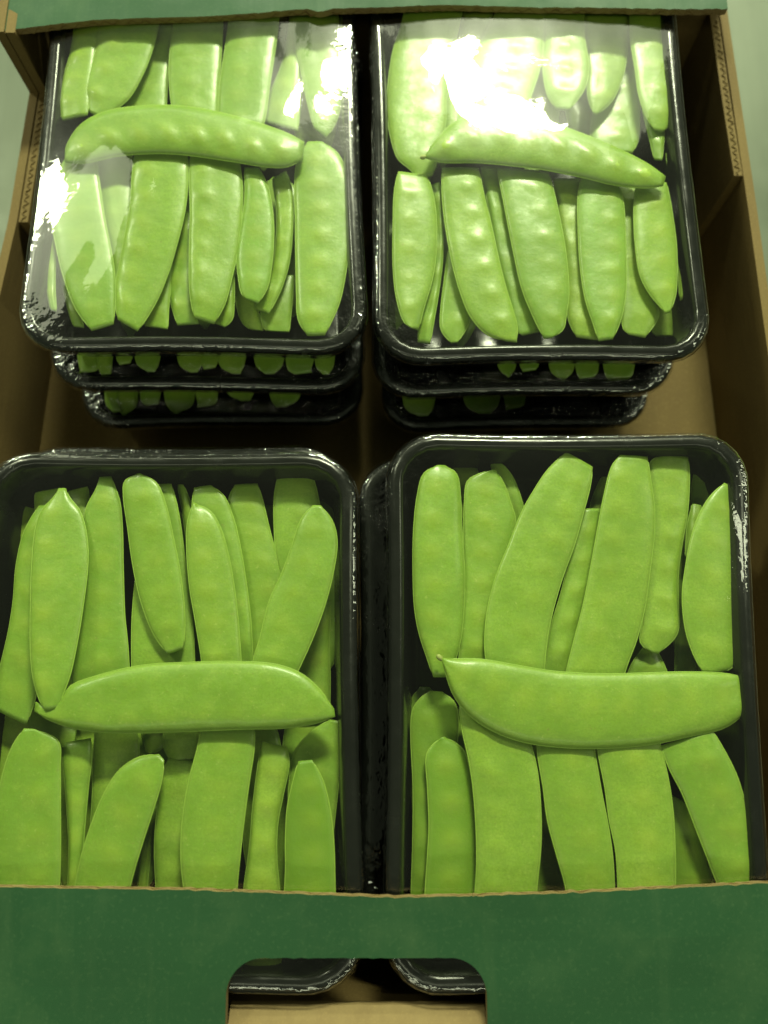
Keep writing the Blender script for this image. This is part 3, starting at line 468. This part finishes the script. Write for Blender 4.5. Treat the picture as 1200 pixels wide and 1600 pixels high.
 ('FL','dark green snow pea with a narrow flat top by inner wall,near left tray',[(-26.0,-16.0),(-27.4,-21.7),(-28.9,-29.0),(-29.2,-37.9),(-28.9,-46.7),(-29.0,-56.9),(-27.1,-68.6)],[(-21.7,-15.6),(-18.3,-21.6),(-16.0,-29.7),(-14.9,-37.7),(-14.4,-46.4),(-14.4,-56.7),(-17.3,-68.3)],(-3.8,-3.1,0.57),{'pea': (0.2,0.4),'hue': -0.8,'dark': 0.9}),
 ('FL','black green pod sliver in the gap right of the bent pod,near left tray',[(-73.0,-30.3),(-74.7,-43.3),(-75.4,-57.7)],[(-70.7,-30.4),(-72.1,-43.4),(-72.5,-57.8)],(-16.0,-15.2,-0.34),{'pea': (0.09,0.58)}),
 ('FL','snow pea half hidden above the big smooth pod at the frame edge,near left tray',[(-121.0,-1.2),(-122.6,-9.1),(-124.0,-24.6)],[(-110.1,-3.2),(-111.8,-13.0),(-113.9,-26.6)],(-15.3,-15.9,-0.25),{'pea': (0.25,0.3)}),
 ('FL',"dusky snow pea in the hollow left of the crosswise pod's stub,near left tray",[(-113.5,-7.1),(-107.1,-10.6),(-98.7,-13.4)],[(-113.7,0.8),(-107.2,-2.8),(-98.6,-6.7)],(-15.4,-15.6,-0.41),{'pea': (0.07,0.27)}),
 ('FR','snow pea with a domed top along the inner wall,near right tray',[(17.4,77.8),(13.1,74.9),(10.9,67.2),(9.6,55.4),(9.3,42.7),(9.7,30.4),(11.1,22.3),(13.6,14.4),(15.3,8.9)],[(20.5,78.1),(24.1,75.2),(25.3,66.4),(25.5,55.6),(26.0,40.8),(25.5,30.5),(24.2,20.4),(22.5,14.4),(20.0,8.9)],(-4.5,-4.2,-0.51),{'pea': (-0.27,0.45),'T': 2.5}),
 ('FR','snow pea with a peaked top between domed and sickle pods,near right tray',[(36.4,77.0),(31.0,75.2),(27.8,73.0),(26.5,64.6),(26.0,53.8),(25.7,41.0),(25.0,28.6),(23.9,17.5),(22.9,10.6)],[(37.9,77.0),(40.6,71.4),(42.5,64.8),(43.6,60.4),(41.7,45.4),(39.1,30.8),(35.3,10.6)],(-6.8,-6.6,-0.44),{'pea': (-0.2,0.8)}),
 ('FR','thin snow pea edge behind the peaked top,near right tray',[(36.4,80.9),(38.7,72.7),(39.9,61.5)],[(40.4,80.5),(43.7,75.7),(46.6,66.8),(47.9,57.9)],(-10.9,-11.0,0.53),{'pea': (-0.08,0.27)}),
 ('FR','dark pod top deep in the notch beside the domed pod,near right tray',[(24.0,81.2),(24.8,73.9),(25.0,62.6)],[(31.8,81.8),(32.8,76.1),(32.0,62.5)],(-15.3,-15.8,0.16),{'pea': (0.0,0.57)}),
 ('FR','large sickle snow pea with an angled cut top,near right tray',[(60.4,82.2),(53.9,75.7),(49.4,69.2),(44.9,61.6),(40.3,50.9),(35.8,40.5),(32.8,30.3),(31.5,20.3),(31.8,13.4),(33.2,6.6)],[(69.2,77.0),(67.9,70.4),(65.2,61.7),(61.7,51.0),(57.4,40.6),(53.8,30.3),(51.2,20.3),(49.7,10.5),(48.7,5.6)],(-3.2,-3.2,-0.28),{'pea': (0.35,0.6)}),
 ('FR','bumpy shaded snow pea in the gap right of the sickle pod,near right tray',[(66.5,63.5),(61.8,51.6),(56.7,34.8),(53.1,24.6),(49.9,9.6)],[(71.8,63.7),(70.4,51.8),(67.6,41.2),(63.2,26.7),(58.9,9.6)],(-6.7,-7.0,-0.44),{'pea': (0,0.8)}),
 ('FR','dark sliver left of the square topped pod,near right tray',[(75.4,77.3),(71.6,69.3),(69.0,58.1)],[(77.9,77.1),(76.8,66.9),(75.0,55.8)],(-15.3,-15.8,0.26),{'pea': (0.09,0.28)}),
 ('FR','long square topped snow pea with a glint on its top corner,near right tray',[(78.1,81.0),(75.1,76.8),(71.9,66.9),(69.0,55.1),(66.0,42.6),(62.8,30.3),(59.6,20.3),(56.6,10.4),(55.4,5.6)],[(87.7,80.6),(88.0,73.7),(88.5,63.9),(87.6,53.2),(85.5,42.7),(82.9,30.4),(79.5,20.3),(75.9,12.4),(73.4,5.6)],(-3.1,-3.7,-0.45),{'pea': (-0.45,0.6)}),
 ('FR','snow pea with three yellow bumps and a pointed lower tip,near right tray',[(93.7,82.2),(89.4,79.7),(88.4,66.8),(87.2,51.7),(84.7,36.9),(82.7,26.7),(81.3,19.6),(84.8,16.6)],[(102.5,81.7),(102.2,74.7),(100.5,62.6),(97.8,51.8),(95.6,41.2),(94.7,30.8),(93.5,22.6),(86.9,16.2)],(-6.6,-7.0,-0.21),{'pea': (0.1,1.0),'hue': 0.4}),
 ('FR','sharp topped snow pea with a straight side by outer wall,near right tray',[(112.3,71.7),(107.2,67.1),(102.8,60.7),(99.1,52.1),(96.6,42.7),(95.0,34.5),(95.0,24.3),(96.7,16.4),(99.3,10.1)],[(116.2,69.3),(115.4,61.9),(114.3,51.2),(112.8,40.8),(111.3,30.5),(110.7,20.4),(109.6,12.5),(105.0,10.1)],(-3.9,-4.5,-0.42),{'pea': (0,0.35)}),
 ('FR','dark pod in the outer back corner behind the sharp top,near right tray',[(112.3,83.8),(108.0,78.7),(105.8,67.2),(104.3,55.9)],[(114.2,83.0),(118.3,79.5),(118.0,70.3),(115.2,55.7)],(-15.8,-15.9,0.57),{'pea': (0.1,0.54)}),
 ('FR','small pod tip left of the sharp topped pod,near right tray',[(104.2,66.5),(101.7,59.2),(99.7,48.2)],[(107.3,65.9),(107.0,59.2),(105.8,48.3)],(-11.4,-10.9,-0.17),{'pea': (-0.16,0.37)}),
 ('FR',"pod strip in the dark gap above the crosswise pod's outer end,near right tray",[(96.9,31.8),(95.8,21.3),(94.5,8.9)],[(100.8,31.8),(101.1,21.3),(102.1,8.9)],(-15.4,-15.7,-0.14),{'pea': (-0.22,0.54)}),
 ('FR','pale stub under the pointed lower tip,near right tray',[(84.2,19.3),(79.0,12.8),(76.4,6.8)],[(87.5,18.5),(89.9,12.4),(91.4,6.8)],(-10.9,-10.7,-0.08),{'pea': (0.21,0.43),'hue': 0.5}),
 ('FR','largest crosswise snow pea with a hooked stalk end,near right tray',[(17.5,14.7),(19.6,14.3),(29.5,14.2),(39.3,12.6),(51.1,10.7),(65.0,9.8),(78.9,10.0),(90.9,10.4),(102.9,10.2),(110.9,9.3)],[(17.7,13.6),(19.0,9.3),(21.0,3.6),(25.2,-2.0),(32.8,-7.1),(42.3,-10.4),(53.9,-11.9),(67.4,-12.1),(81.1,-11.0),(93.1,-8.6),(103.2,-6.4),(111.2,-1.7)],(0.6,-2.6,0.0),{'pea': (-0.2,0.35),'T': 1.9,'stalk': -1}),
 ('FR','deep green snow pea with a cut peak at the inner side,near right tray',[(14.6,5.0),(11.8,2.8),(9.1,-0.7),(8.4,-8.9),(8.9,-22.2),(8.8,-37.0),(8.0,-56.7)],[(18.7,4.6),(22.7,0.8),(23.3,-8.9),(20.8,-22.3),(18.6,-37.1),(17.2,-56.8)],(-10.6,-10.7,-0.36),{'pea': (-0.28,0.56),'dark': 0.6}),
 ('FR','dark green snow pea with a gable shaped top,near right tray',[(17.8,-9.2),(14.8,-11.6),(13.0,-14.4),(13.2,-23.7),(13.5,-34.7),(12.9,-43.6),(12.0,-57.5),(13.4,-67.7)],[(18.6,-9.0),(22.8,-11.3),(24.9,-13.6),(26.5,-20.1),(27.5,-33.0),(27.7,-43.8),(27.1,-57.8),(25.2,-68.0)],(-7.0,-6.7,-0.6),{'pea': (-0.02,0.56),'hue': -0.4,'dark': 0.7}),
 ('FR',"snow pea with lime bumps below the crosswise pod's hook,near right tray",[(23.0,0.8),(23.8,-6.8),(25.7,-16.1),(26.8,-25.3),(27.3,-36.0),(27.2,-44.8),(26.3,-56.8),(27.5,-68.6)],[(42.7,-4.9),(45.0,-12.4),(46.3,-19.8),(46.7,-30.7),(46.3,-39.5),(44.8,-50.0),(43.3,-58.5),(39.3,-69.4)],(-3.2,-3.4,-0.04),{'pea': (-0.45,0.9),'hue': 0.4}),
 ('FR','wide leaning snow pea under the middle of the largest crosswise pod,near right tray',[(46.5,-6.8),(46.6,-14.3),(47.7,-23.5),(48.5,-32.5),(50.5,-41.3),(52.7,-50.0),(53.8,-56.8),(55.9,-66.9)],[(63.4,-6.8),(64.1,-14.3),(65.3,-25.3),(66.6,-34.3),(67.3,-43.1),(67.2,-51.8),(66.8,-56.9),(64.2,-67.8)],(-3.6,-3.4,-0.14),{'pea': (0.23,0.3),'hue': 0.3}),
 ('FR','wide parallel snow pea right of the wide leaning one,near right tray',[(64.4,-6.8),(64.9,-14.3),(66.2,-23.4),(66.9,-32.4),(68.2,-41.3),(68.2,-51.7),(68.2,-56.8),(69.5,-68.5)],[(83.2,-6.8),(84.3,-12.4),(85.8,-21.7),(86.4,-30.7),(86.1,-39.6),(85.2,-50.1),(84.2,-57.0),(79.8,-69.5)],(-3.5,-3.5,-0.41),{'pea': (0.1,0.3),'hue': 0.3}),
 ('FR','snow pea splayed outward with wet glints by the outer wall,near right tray',[(84.2,-11.5),(86.1,-18.0),(89.4,-25.3),(92.4,-34.3),(95.3,-43.2),(97.5,-49.8),(99.4,-54.0)],[(99.8,-6.8),(102.8,-12.4),(105.9,-19.8),(107.6,-27.0),(109.1,-34.2),(109.3,-41.3),(108.3,-46.5),(105.8,-52.6)],(-3.3,-3.8,0.51),{'pea': (0.25,0.7)}),
 ('FR','dark pod in the wedge between lime bumped and leaning pods,near right tray',[(49.7,-28.4),(47.4,-43.3),(46.0,-57.8)],[(53.4,-28.4),(55.2,-45.1),(56.9,-57.8)],(-15.3,-15.3,-0.03),{'pea': (0.27,0.29)}),
 ('FR','dark pod in the wedge left of the splayed pod,near right tray',[(88.2,-26.1),(87.7,-40.8),(86.7,-56.9)],[(94.4,-29.7),(97.5,-42.6),(100.0,-56.8)],(-10.8,-11.2,0.21),{'pea': (0.14,0.31),'dark': 0.5}),
 ('BL1','outermost pod tip in the middle tray of the far left stack',[(-119.8,183.5),(-118.7,161.1),(-117.1,142.1),(-115.3,127.3),(-114.1,122.6),(-114.5,121.1)],[(-113.2,184.0),(-110.3,161.5),(-108.4,142.4),(-107.6,127.6),(-107.9,122.9),(-109.8,122.2)],(-27.6,-27.8,-0.32),{'pea': (-0.25,0.39)}),
 ('BL1','slim curled pod tip second from outside in the middle tray,far left stack',[(-111.8,181.9),(-110.9,159.7),(-109.6,140.8),(-108.2,130.3),(-107.1,123.5),(-105.5,119.9)],[(-107.5,182.2),(-104.7,160.0),(-102.9,141.1),(-102.5,130.5),(-102.5,123.8),(-102.3,120.9)],(-26.8,-27.4,-0.23),{'pea': (-0.02,0.35)}),
 ('BL1','shaded pod end behind the slim curled tip,middle tray of far left stack',[(-105.0,187.1),(-104.1,164.6),(-102.8,145.5),(-101.1,130.6),(-100.1,125.9),(-99.2,124.4)],[(-100.0,187.7),(-97.2,165.1),(-95.5,145.9),(-94.8,131.0),(-95.1,126.3),(-95.3,125.5)],(-27.1,-27.1,-0.4),{'pea': (-0.16,0.49)}),
 ('BL1','round pod tip beside a dark gap,middle tray of far left stack',[(-97.2,184.1),(-96.5,161.7),(-95.3,142.7),(-94.0,131.0),(-92.5,124.8),(-88.7,121.7)],[(-88.5,184.2),(-85.9,161.8),(-84.4,142.8),(-84.1,131.1),(-84.7,124.9),(-85.7,121.8)],(-26.9,-27.2,-0.08),{'pea': (0.29,0.25)}),
 ('BL1','bright round pod tip right of the dark gap,middle tray of far left stack',[(-80.8,184.4),(-80.3,161.7),(-79.3,142.5),(-78.0,130.8),(-76.6,124.5),(-72.8,121.4)],[(-71.8,184.5),(-69.5,161.8),(-68.1,142.6),(-67.9,130.9),(-68.6,124.6),(-69.7,121.5)],(-27.7,-27.0,-0.11),{'pea': (-0.27,0.44)}),
 ('BL1','dull pod end right of the bright round tip,middle tray of far left stack',[(-71.6,185.1),(-71.3,162.7),(-70.5,143.7),(-69.2,129.0),(-68.3,124.3),(-67.5,122.7)],[(-66.1,185.3),(-64.0,162.9),(-62.8,143.9),(-62.5,129.1),(-62.9,124.5),(-63.3,123.7)],(-26.8,-27.3,-0.18),{'pea': (-0.24,0.27)}),
 ('BL1','broad half round pod tip,middle tray of far left stack',[(-64.8,183.6),(-64.7,161.2),(-64.0,142.3),(-62.9,130.6),(-61.5,124.4),(-57.2,121.3)],[(-54.8,182.9),(-52.9,160.6),(-51.8,141.7),(-51.8,130.1),(-52.7,123.9),(-53.6,120.8)],(-26.9,-27.3,0.52),{'pea': (-0.27,0.34)}),
 ('BL1','dark broad pod tip left of the lit square one,middle tray of far left stack',[(-50.7,183.5),(-50.7,161.0),(-50.2,141.9),(-49.2,130.2),(-47.7,123.9),(-44.6,120.8)],[(-40.0,184.2),(-38.3,161.6),(-37.4,142.5),(-37.5,130.7),(-38.6,124.4),(-41.1,121.3)],(-27.7,-27.4,-0.53),{'pea': (-0.15,0.39)}),
 ('BL1','lit square pod end,middle tray of far left stack',[(-37.8,183.0),(-38.1,160.6),(-37.8,141.7),(-36.8,126.9),(-35.7,122.3),(-33.5,120.7)],[(-28.6,183.8),(-27.1,161.3),(-26.4,142.3),(-26.6,127.5),(-27.6,122.8),(-27.1,122.0)],(-27.5,-27.7,-0.55),{'pea': (0.28,0.31)}),
 ('BL1','innermost pod tip of the middle tray,far left stack',[(-26.5,183.3),(-27.0,160.8),(-26.8,141.8),(-26.1,130.2),(-25.3,123.9),(-23.0,120.8)],[(-20.2,183.2),(-18.8,160.8),(-18.3,141.8),(-18.6,130.2),(-19.2,123.9),(-20.6,120.8)],(-27.3,-27.4,0.04),{'pea': (-0.25,0.36)}),
 ('BL2','slim pod tip at the outer end of the lowest tray,far left stack',[(-117.6,181.6),(-116.6,157.7),(-115.0,137.4),(-113.5,126.1),(-112.3,118.8),(-109.3,115.0)],[(-112.6,181.0),(-109.5,157.1),(-107.6,136.9),(-107.1,125.6),(-107.0,118.4),(-105.4,115.4)],(-51.7,-51.3,0.51),{'pea': (0.06,0.55)}),
 ('BL2','sharp bright pod tip in the lowest tray,far left stack',[(-113.2,179.8),(-112.3,156.0),(-110.9,135.9),(-109.5,125.2),(-108.0,117.7),(-105.1,113.6)],[(-105.0,179.7),(-102.2,156.0),(-100.4,135.8),(-100.1,125.2),(-100.5,117.7),(-103.9,114.4)],(-51.6,-51.8,0.05),{'pea': (-0.01,0.45)}),
 ('BL2','pod end under crinkled film in the lowest tray,far left stack',[(-102.7,184.6),(-102.0,160.6),(-100.7,140.3),(-98.9,124.5),(-97.8,119.5),(-96.1,117.9)],[(-95.5,184.3),(-92.7,160.4),(-91.0,140.1),(-90.5,124.3),(-90.9,119.3),(-90.8,118.5)],(-51.4,-51.2,0.27),{'pea': (0.25,0.36)}),
 ('BL2','wide pod tip with a glint at the rim,lowest tray of far left stack',[(-92.2,180.0),(-91.6,156.2),(-90.4,136.0),(-89.2,125.3),(-87.3,117.8),(-83.6,113.7)],[(-80.7,180.4),(-78.2,156.5),(-76.8,136.3),(-76.7,125.6),(-77.5,118.1),(-82.3,114.8)],(-51.4,-51.0,-0.33),{'pea': (-0.23,0.36)}),
 ('BL2','narrow square pod end,lowest tray of far left stack',[(-79.1,184.0),(-78.8,159.9),(-77.8,139.5),(-76.3,123.7),(-75.1,118.7),(-75.4,117.0)],[(-71.3,183.5),(-69.0,159.5),(-67.6,139.2),(-67.3,123.4),(-67.9,118.4),(-69.7,117.5)],(-51.7,-51.0,0.38),{'pea': (-0.11,0.3)}),
 ('BL2','murky pod end near the middle,lowest tray of far left stack',[(-66.9,186.8),(-66.8,162.8),(-66.0,142.4),(-64.9,129.9),(-63.2,123.2),(-58.0,119.9)],[(-55.1,187.4),(-53.0,163.3),(-52.0,142.9),(-52.0,130.4),(-53.1,123.7),(-54.2,120.3)],(-51.7,-51.6,-0.5),{'pea': (-0.04,0.45)}),
 ('BL2','murky pod tip nearest the inner corner,lowest tray of far left stack',[(-48.4,184.1),(-48.6,160.2),(-48.1,139.9),(-47.2,127.5),(-45.5,120.8),(-43.6,117.5)],[(-35.8,183.8),(-34.1,159.9),(-33.4,139.7),(-33.6,127.3),(-34.8,120.6),(-39.3,117.3)],(-51.6,-51.7,0.24),{'pea': (-0.27,0.32)}),
 ('BR1','first lit pod tip from the inner side,middle tray of far right stack',[(45.3,181.7),(43.5,159.3),(42.6,140.3),(42.7,130.2),(43.1,123.2),(46.4,119.3)],[(51.5,182.3),(51.6,159.8),(51.0,140.8),(50.1,130.7),(49.2,123.6),(47.5,120.5)],(-27.5,-27.4,-0.48),{'pea': (-0.05,0.36)}),
 ('BR1','short pod end right of the first lit tip,middle tray of far right stack',[(54.0,184.6),(52.1,162.1),(51.1,143.0),(51.0,128.2),(51.5,123.5),(52.1,122.0)],[(60.4,183.9),(60.3,161.5),(59.7,142.5),(58.5,127.8),(57.5,123.1),(56.8,122.3)],(-27.0,-27.2,0.48),{'pea': (0.09,0.52)}),
 ('BR1','toothed pod tip,middle tray of far right stack',[(65.5,180.6),(63.3,158.3),(62.1,139.3),(62.1,129.3),(62.8,122.2),(66.9,118.4)],[(74.3,180.1),(74.0,157.8),(73.2,138.9),(72.1,128.9),(70.6,121.9),(68.0,118.8)],(-27.2,-27.4,0.38),{'pea': (0.09,0.58)}),
 ('BR1','pod end touching the toothed tip,middle tray of far right stack',[(75.9,180.9),(73.6,158.6),(72.2,139.7),(71.8,124.9),(72.4,120.3),(73.0,118.7)],[(83.6,181.3),(83.1,158.9),(82.1,140.0),(80.6,125.2),(79.5,120.5),(78.7,119.8)],(-27.1,-27.1,-0.28),{'pea': (0.19,0.38)}),
 ('BR1','outermost wide pod end,middle tray of far right stack',[(87.0,180.4),(84.5,158.1),(83.0,139.1),(82.5,124.4),(83.4,119.7),(84.2,118.2)],[(97.9,180.9),(97.1,158.5),(95.9,139.5),(94.3,124.8),(92.7,120.1),(91.7,119.3)],(-27.7,-27.7,-0.4),{'pea': (-0.14,0.49)}),
 ('BR2','dark pod tip at the inner end,lowest tray of far right stack',[(8.7,179.9),(7.5,156.1),(7.1,136.0),(7.5,123.6),(8.9,117.0),(13.6,113.7)],[(21.1,179.5),(21.8,155.8),(21.7,135.7),(21.0,123.4),(19.5,116.7),(17.8,113.5)],(-51.5,-51.7,0.32),{'pea': (0.03,0.26)}),
 ('BR2','dark olive wide pod tip,lowest tray of far right stack',[(34.1,180.9),(32.5,157.1),(31.7,136.9),(31.9,124.5),(33.4,117.9),(37.8,114.6)],[(48.8,181.1),(49.0,157.3),(48.6,137.1),(47.6,124.7),(45.7,118.0),(42.7,114.7)],(-51.7,-51.7,-0.17),{'pea': (0.22,0.58)}),
 ('BR2','nearly black pod end,lowest tray of far right stack',[(51.5,182.5),(49.5,158.7),(48.5,138.5),(48.5,122.8),(49.2,117.9),(49.0,116.2)],[(59.1,182.6),(59.1,158.8),(58.5,138.6),(57.3,122.9),(56.3,117.9),(54.7,117.1)],(-51.2,-51.6,-0.09),{'pea': (-0.08,0.37)}),
]
def catmull(E, n):
    """n+1 points along a smooth curve through E, evenly by length"""
    P = [Vector((a, b, 0)) for a, b in E]
    if len(P) < 3: dense = [P[0].lerp(P[-1], i/40) for i in range(41)]
    else:
        Q = [P[0]*2-P[1]]+P+[P[-1]*2-P[-2]]; dense = []
        for i in range(1, len(Q)-2):
            p0, p1, p2, p3 = Q[i-1:i+3]
            d = [max(1e-4, (b-a).length)**.5 for a, b in ((p0, p1), (p1, p2), (p2, p3))]
            t0 = 0; t1 = d[0]; t2 = t1+d[1]; t3 = t2+d[2]
            for k in range(12):
                t = t1+(t2-t1)*k/12
                a1 = p0*((t1-t)/(t1-t0))+p1*((t-t0)/(t1-t0)); a2 = p1*((t2-t)/(t2-t1))+p2*((t-t1)/(t2-t1)); a3 = p2*((t3-t)/(t3-t2))+p3*((t-t2)/(t3-t2))
                b1 = a1*((t2-t)/(t2-t0))+a2*((t-t0)/(t2-t0)); b2 = a2*((t3-t)/(t3-t1))+a3*((t-t1)/(t3-t1))
                dense.append(b1*((t2-t)/(t2-t1))+b2*((t-t1)/(t2-t1)))
        dense.append(P[-1])
    acc = [0]
    for a, b in zip(dense, dense[1:]): acc.append(acc[-1]+(b-a).length)
    out = []; j = 0
    for i in range(n+1):
        s = acc[-1]*i/n
        while j < len(acc)-2 and acc[j+1] < s: j += 1
        f = (s-acc[j])/max(1e-6, acc[j+1]-acc[j]); out.append(dense[j].lerp(dense[j+1], min(1, f)))
    return out
SS = [-1, -.97, -.9, -.78, -.6, -.4, -.2, 0, .2, .4, .6, .78, .9, .97, 1]
GROUP_POD = 'snow peas packed in the film wrapped trays'
def tube(path, rad, sides=5):
    vs, fs = [], []
    for i, p in enumerate(path):
        t = (path[min(i+1, len(path)-1)]-path[max(i-1, 0)]).normalized()
        n = t.cross(Vector((0, 0, 1))).normalized(); b = n.cross(t)
        r = rad*(.35 if i in (0, len(path)-1) else 1)
        for k in range(sides):
            a = 2*math.pi*k/sides; q = p+n*(r*math.cos(a))+b*(r*math.sin(a)); vs.append(tuple(q))
    for i in range(len(path)-1):
        for k in range(sides):
            fs.append((i*sides+k, i*sides+(k+1) % sides, (i+1)*sides+(k+1) % sides, (i+1)*sides+k))
    fs.append(tuple(range(sides-1, -1, -1))); fs.append(tuple(range((len(path)-1)*sides, len(path)*sides)))
    return vs, fs
def make_pod(spec, seed):
    tray, label, LE, RE, (zA, zB, roll), o = spec
    N = 44
    L, R = catmull(LE, N), catmull(RE, N)
    mid = [(a+b)/2 for a, b in zip(L, R)]
    leng = sum((b-a).length for a, b in zip(mid, mid[1:])); org = mid[N//2]+Vector((0, 0, min(zA, zB)-3))
    T0 = o.get('T', 1.15); ps, pa = o['pea']; npea = o.get('n', max(3, int(leng/10.5)))
    rnd = random.Random(seed)
    amps = [pa*rnd.uniform(.6, 1.15) for _ in range(npea)]
    vs, fs, pea, edge = [], [], [], []
    M = len(SS); RN = 2*M-2
    acc = 0
    rw = rnd.uniform(.4, 1)
    wav = rnd.uniform(0, 50)
    rd = o.get('round')
    cut = [(L[0]-R[0]).length, (L[-1]-R[-1]).length]
    for i in range(N+1):
        if i: acc += (mid[i]-mid[i-1]).length
        t = i/N; w = (L[i]-R[i]).length
        de = min(acc+cut[0]*.12, leng-acc+cut[1]*.12)
        T = T0*min(1, (de/9+.02))**.55; T = min(T, .1*w+.6)
        T = max(T, .35)
        zc = zA+(zB-zA)*t+.55*noise.noise((acc*.035+wav, seed, 0))
        row = []
        for side in (1, -1):
            rng = range(M) if side == 1 else range(M-2, 0, -1)
            for m in rng:
                s = SS[m]
                h = T*max(0, 1-abs(s)**(2.7 if rd else 3.8))**(.6 if rd else .6)
                p = L[i].lerp(R[i], (s+1)/2)
                g = c = 0
                for k in range(npea):
                    a = (k+.75)/(npea+.5)*leng; ds = (s-ps)*w*.5
                    g += amps[k]*math.exp(-((acc-a)/2.3)**2-(ds/2.7)**2)
                    c = max(c, math.exp(-((acc-a)/3.4)**2-(ds/4.2)**2))
                edgef = max(0, 1-abs(s)**4) 
                z = zc+roll*s+side*(h*(1+.10*noise.noise((acc*.09, s*2, wav)))+.62*g*edgef) + .25*noise.noise((acc*.06, s*1.1, wav+9))
                row.append((p.x-org.x, p.y-org.y, z-org.z)); pea.append(c*edgef*rw); edge.append(max(0, (abs(s)-.8)/.2)**1.5)
        vs += row
    for i in range(N):
        for k in range(RN):
            k2 = (k+1) % RN
            fs.append((i*RN+k, (i+1)*RN+k, (i+1)*RN+k2, i*RN+k2))
    fs.append(tuple(range(RN))); fs.append(tuple(range((N+1)*RN-1, N*RN-1, -1)))
    me = mesh('snow_pea', vs, fs)
    bm = bmesh.new(); bm.from_mesh(me); bmesh.ops.recalc_face_normals(bm, faces=bm.faces); bm.to_mesh(me); bm.free()
    for nm, dat in (('pea', pea), ('edge', edge)):
        me.attributes.new(nm, 'FLOAT', 'POINT').data.foreach_set('value', dat)
    ob = link('snow_pea', me, mat=M_POD); ob.location = org*MM
    h = o.get('hue', 0); ob.color = (max(0, min(1, .35+.5*h+rnd.uniform(-.15, .15))), o.get('dark', 0), 0, 1)
    tag(ob, label, 'snow pea', GROUP_POD)
    def edge_path(E, sg):
        pth = []
        for i in range(1, N):
            t = i/N; z = zA+(zB-zA)*t+roll*sg
            v = vs[i*RN+(0 if sg < 0 else M-1)]; pth.append(Vector(v))
        return pth
    for E, sg in ((L, -1), (R, 1)):
        tv, tf = tube(edge_path(E, sg), .22)
        link('seam', mesh('seam', tv, tf), ob, M_SEAM)
    st = o.get('stalk')
    if st:
        if st > 0: p0, p1 = mid[-1], mid[-4]; zz = zB
        else: p0, p1 = mid[0], mid[3]; zz = zA
        d = (p0-p1).normalized(); a = Vector((p0.x, p0.y, zz))-org
        pth = [a-d*1.2, a+d*.4, a+d*1.3+Vector((0, 0, .3)), a+d*2.0+Vector((.2, 0, .5))]
        tv, tf = tube(pth, .8, 8); link('stalk_tip', mesh('stalk_tip', tv, tf), ob, M_STALK)
FILL_LABELS = {
 4: 'buried snow pea under the left half of the far left film glare',
 5: 'buried snow pea below the far left glare, beside the inner side wall',
 6: 'buried snow pea in the outer near corner of the far left tray',
 7: 'buried sliver of snow pea below the wide tapering pod, far left tray',
 8: "buried snow pea under the slim curved pod's end, far left tray",
 9: "buried snow pea under the small notched pod's end, far left tray",
 10: 'buried strip of snow pea left of the large corner pod, far left tray',
 12: "buried snow pea under the crescent pod's lower tip, far right tray",
 13: "buried sliver under the crosswise pod's stalk end, far right tray",
 15: 'buried snow pea right behind the glaring crosswise pod, far right tray',
 16: 'buried snow pea between the two bleached rounded tips, far right tray',
 17: "buried snow pea left of the small pod tip, far right tray's back corner",
 18: 'buried snow pea in the inner near corner of the far right tray',
 19: 'buried snow pea in the slit above the short pointed tip, far right tray',
 25: 'buried snow pea in the slit left of the tilted cut tipped pod, near left tray',
 26: 'buried sliver above the crosswise pod, left of the cut tip, near left tray',
 27: "buried sliver under the mottled pointed pod's left edge, near left tray",
 28: 'buried snow pea between flat topped pod and dimmer flat end, near left tray',
 29: 'buried snow pea below the diagonal pod along the inner wall, near left tray',
 31: 'buried snow pea between slim round topped pod and bent pod, near left tray',
 32: "buried snow pea right of the bent pod's lower half, near left tray",
 34: 'buried snow pea in the slit left of the lumpy pod, near left tray',
 35: 'buried snow pea in the slit right of the lumpy pod, near left tray',
 40: 'buried snow pea beside the pale stub, near right tray',
 41: 'buried strip between the yellow bumped and sharp topped pods, near right tray',
 42: 'buried sliver along the inner wall beside the cut peak, near right tray',
 43: 'buried snow pea just above the gable shaped top, near right tray',
 44: 'buried snow pea in the slit left of the wide leaning pod, near right tray',
 45: 'buried sliver between the two wide parallel pods, near right tray',
 47: 'buried snow pea above the wedge left of the splayed pod, near right tray',
}
FILL = [('far left', -66, 198, 54), ('far right', 54, 196, 54), ('near left', -68, 2, 56), ('near right', 57, 6, 54)]
frnd = random.Random(77); nf = 0
for nm, cx, cy, hw in FILL:
    for half in (0, 1):
        for j in range(6):
            x = cx-hw+11+j*(2*hw-22)/5+frnd.uniform(-3, 3); y0 = cy+(66 if half == 0 else -1)+frnd.uniform(-3, 2); ln = frnd.uniform(58, 66); a = frnd.uniform(-.12, .12); wd = frnd.uniform(6.5, 8.5)
            Lp = [(x-wd*f+a*t*ln, y0-t*ln) for t, f in ((0, .25), (.08, .75), (.3, 1), (.6, 1), (.85, .75), (1, .1))]
            Rp = [(x+wd*f+a*t*ln, y0-t*ln) for t, f in ((0, .25), (.08, .75), (.3, 1), (.6, 1), (.85, .75), (1, .1))]
            nf += 1
            if nf-1 in FILL_LABELS: PODS.append((nm, FILL_LABELS[nf-1], Lp, Rp, (-18.5+frnd.uniform(-1, 1), -18.5+frnd.uniform(-1, 1), 0), dict(pea=(0, .5))))
for i, s_ in enumerate(PODS): make_pod(s_, i*1.7+.3)
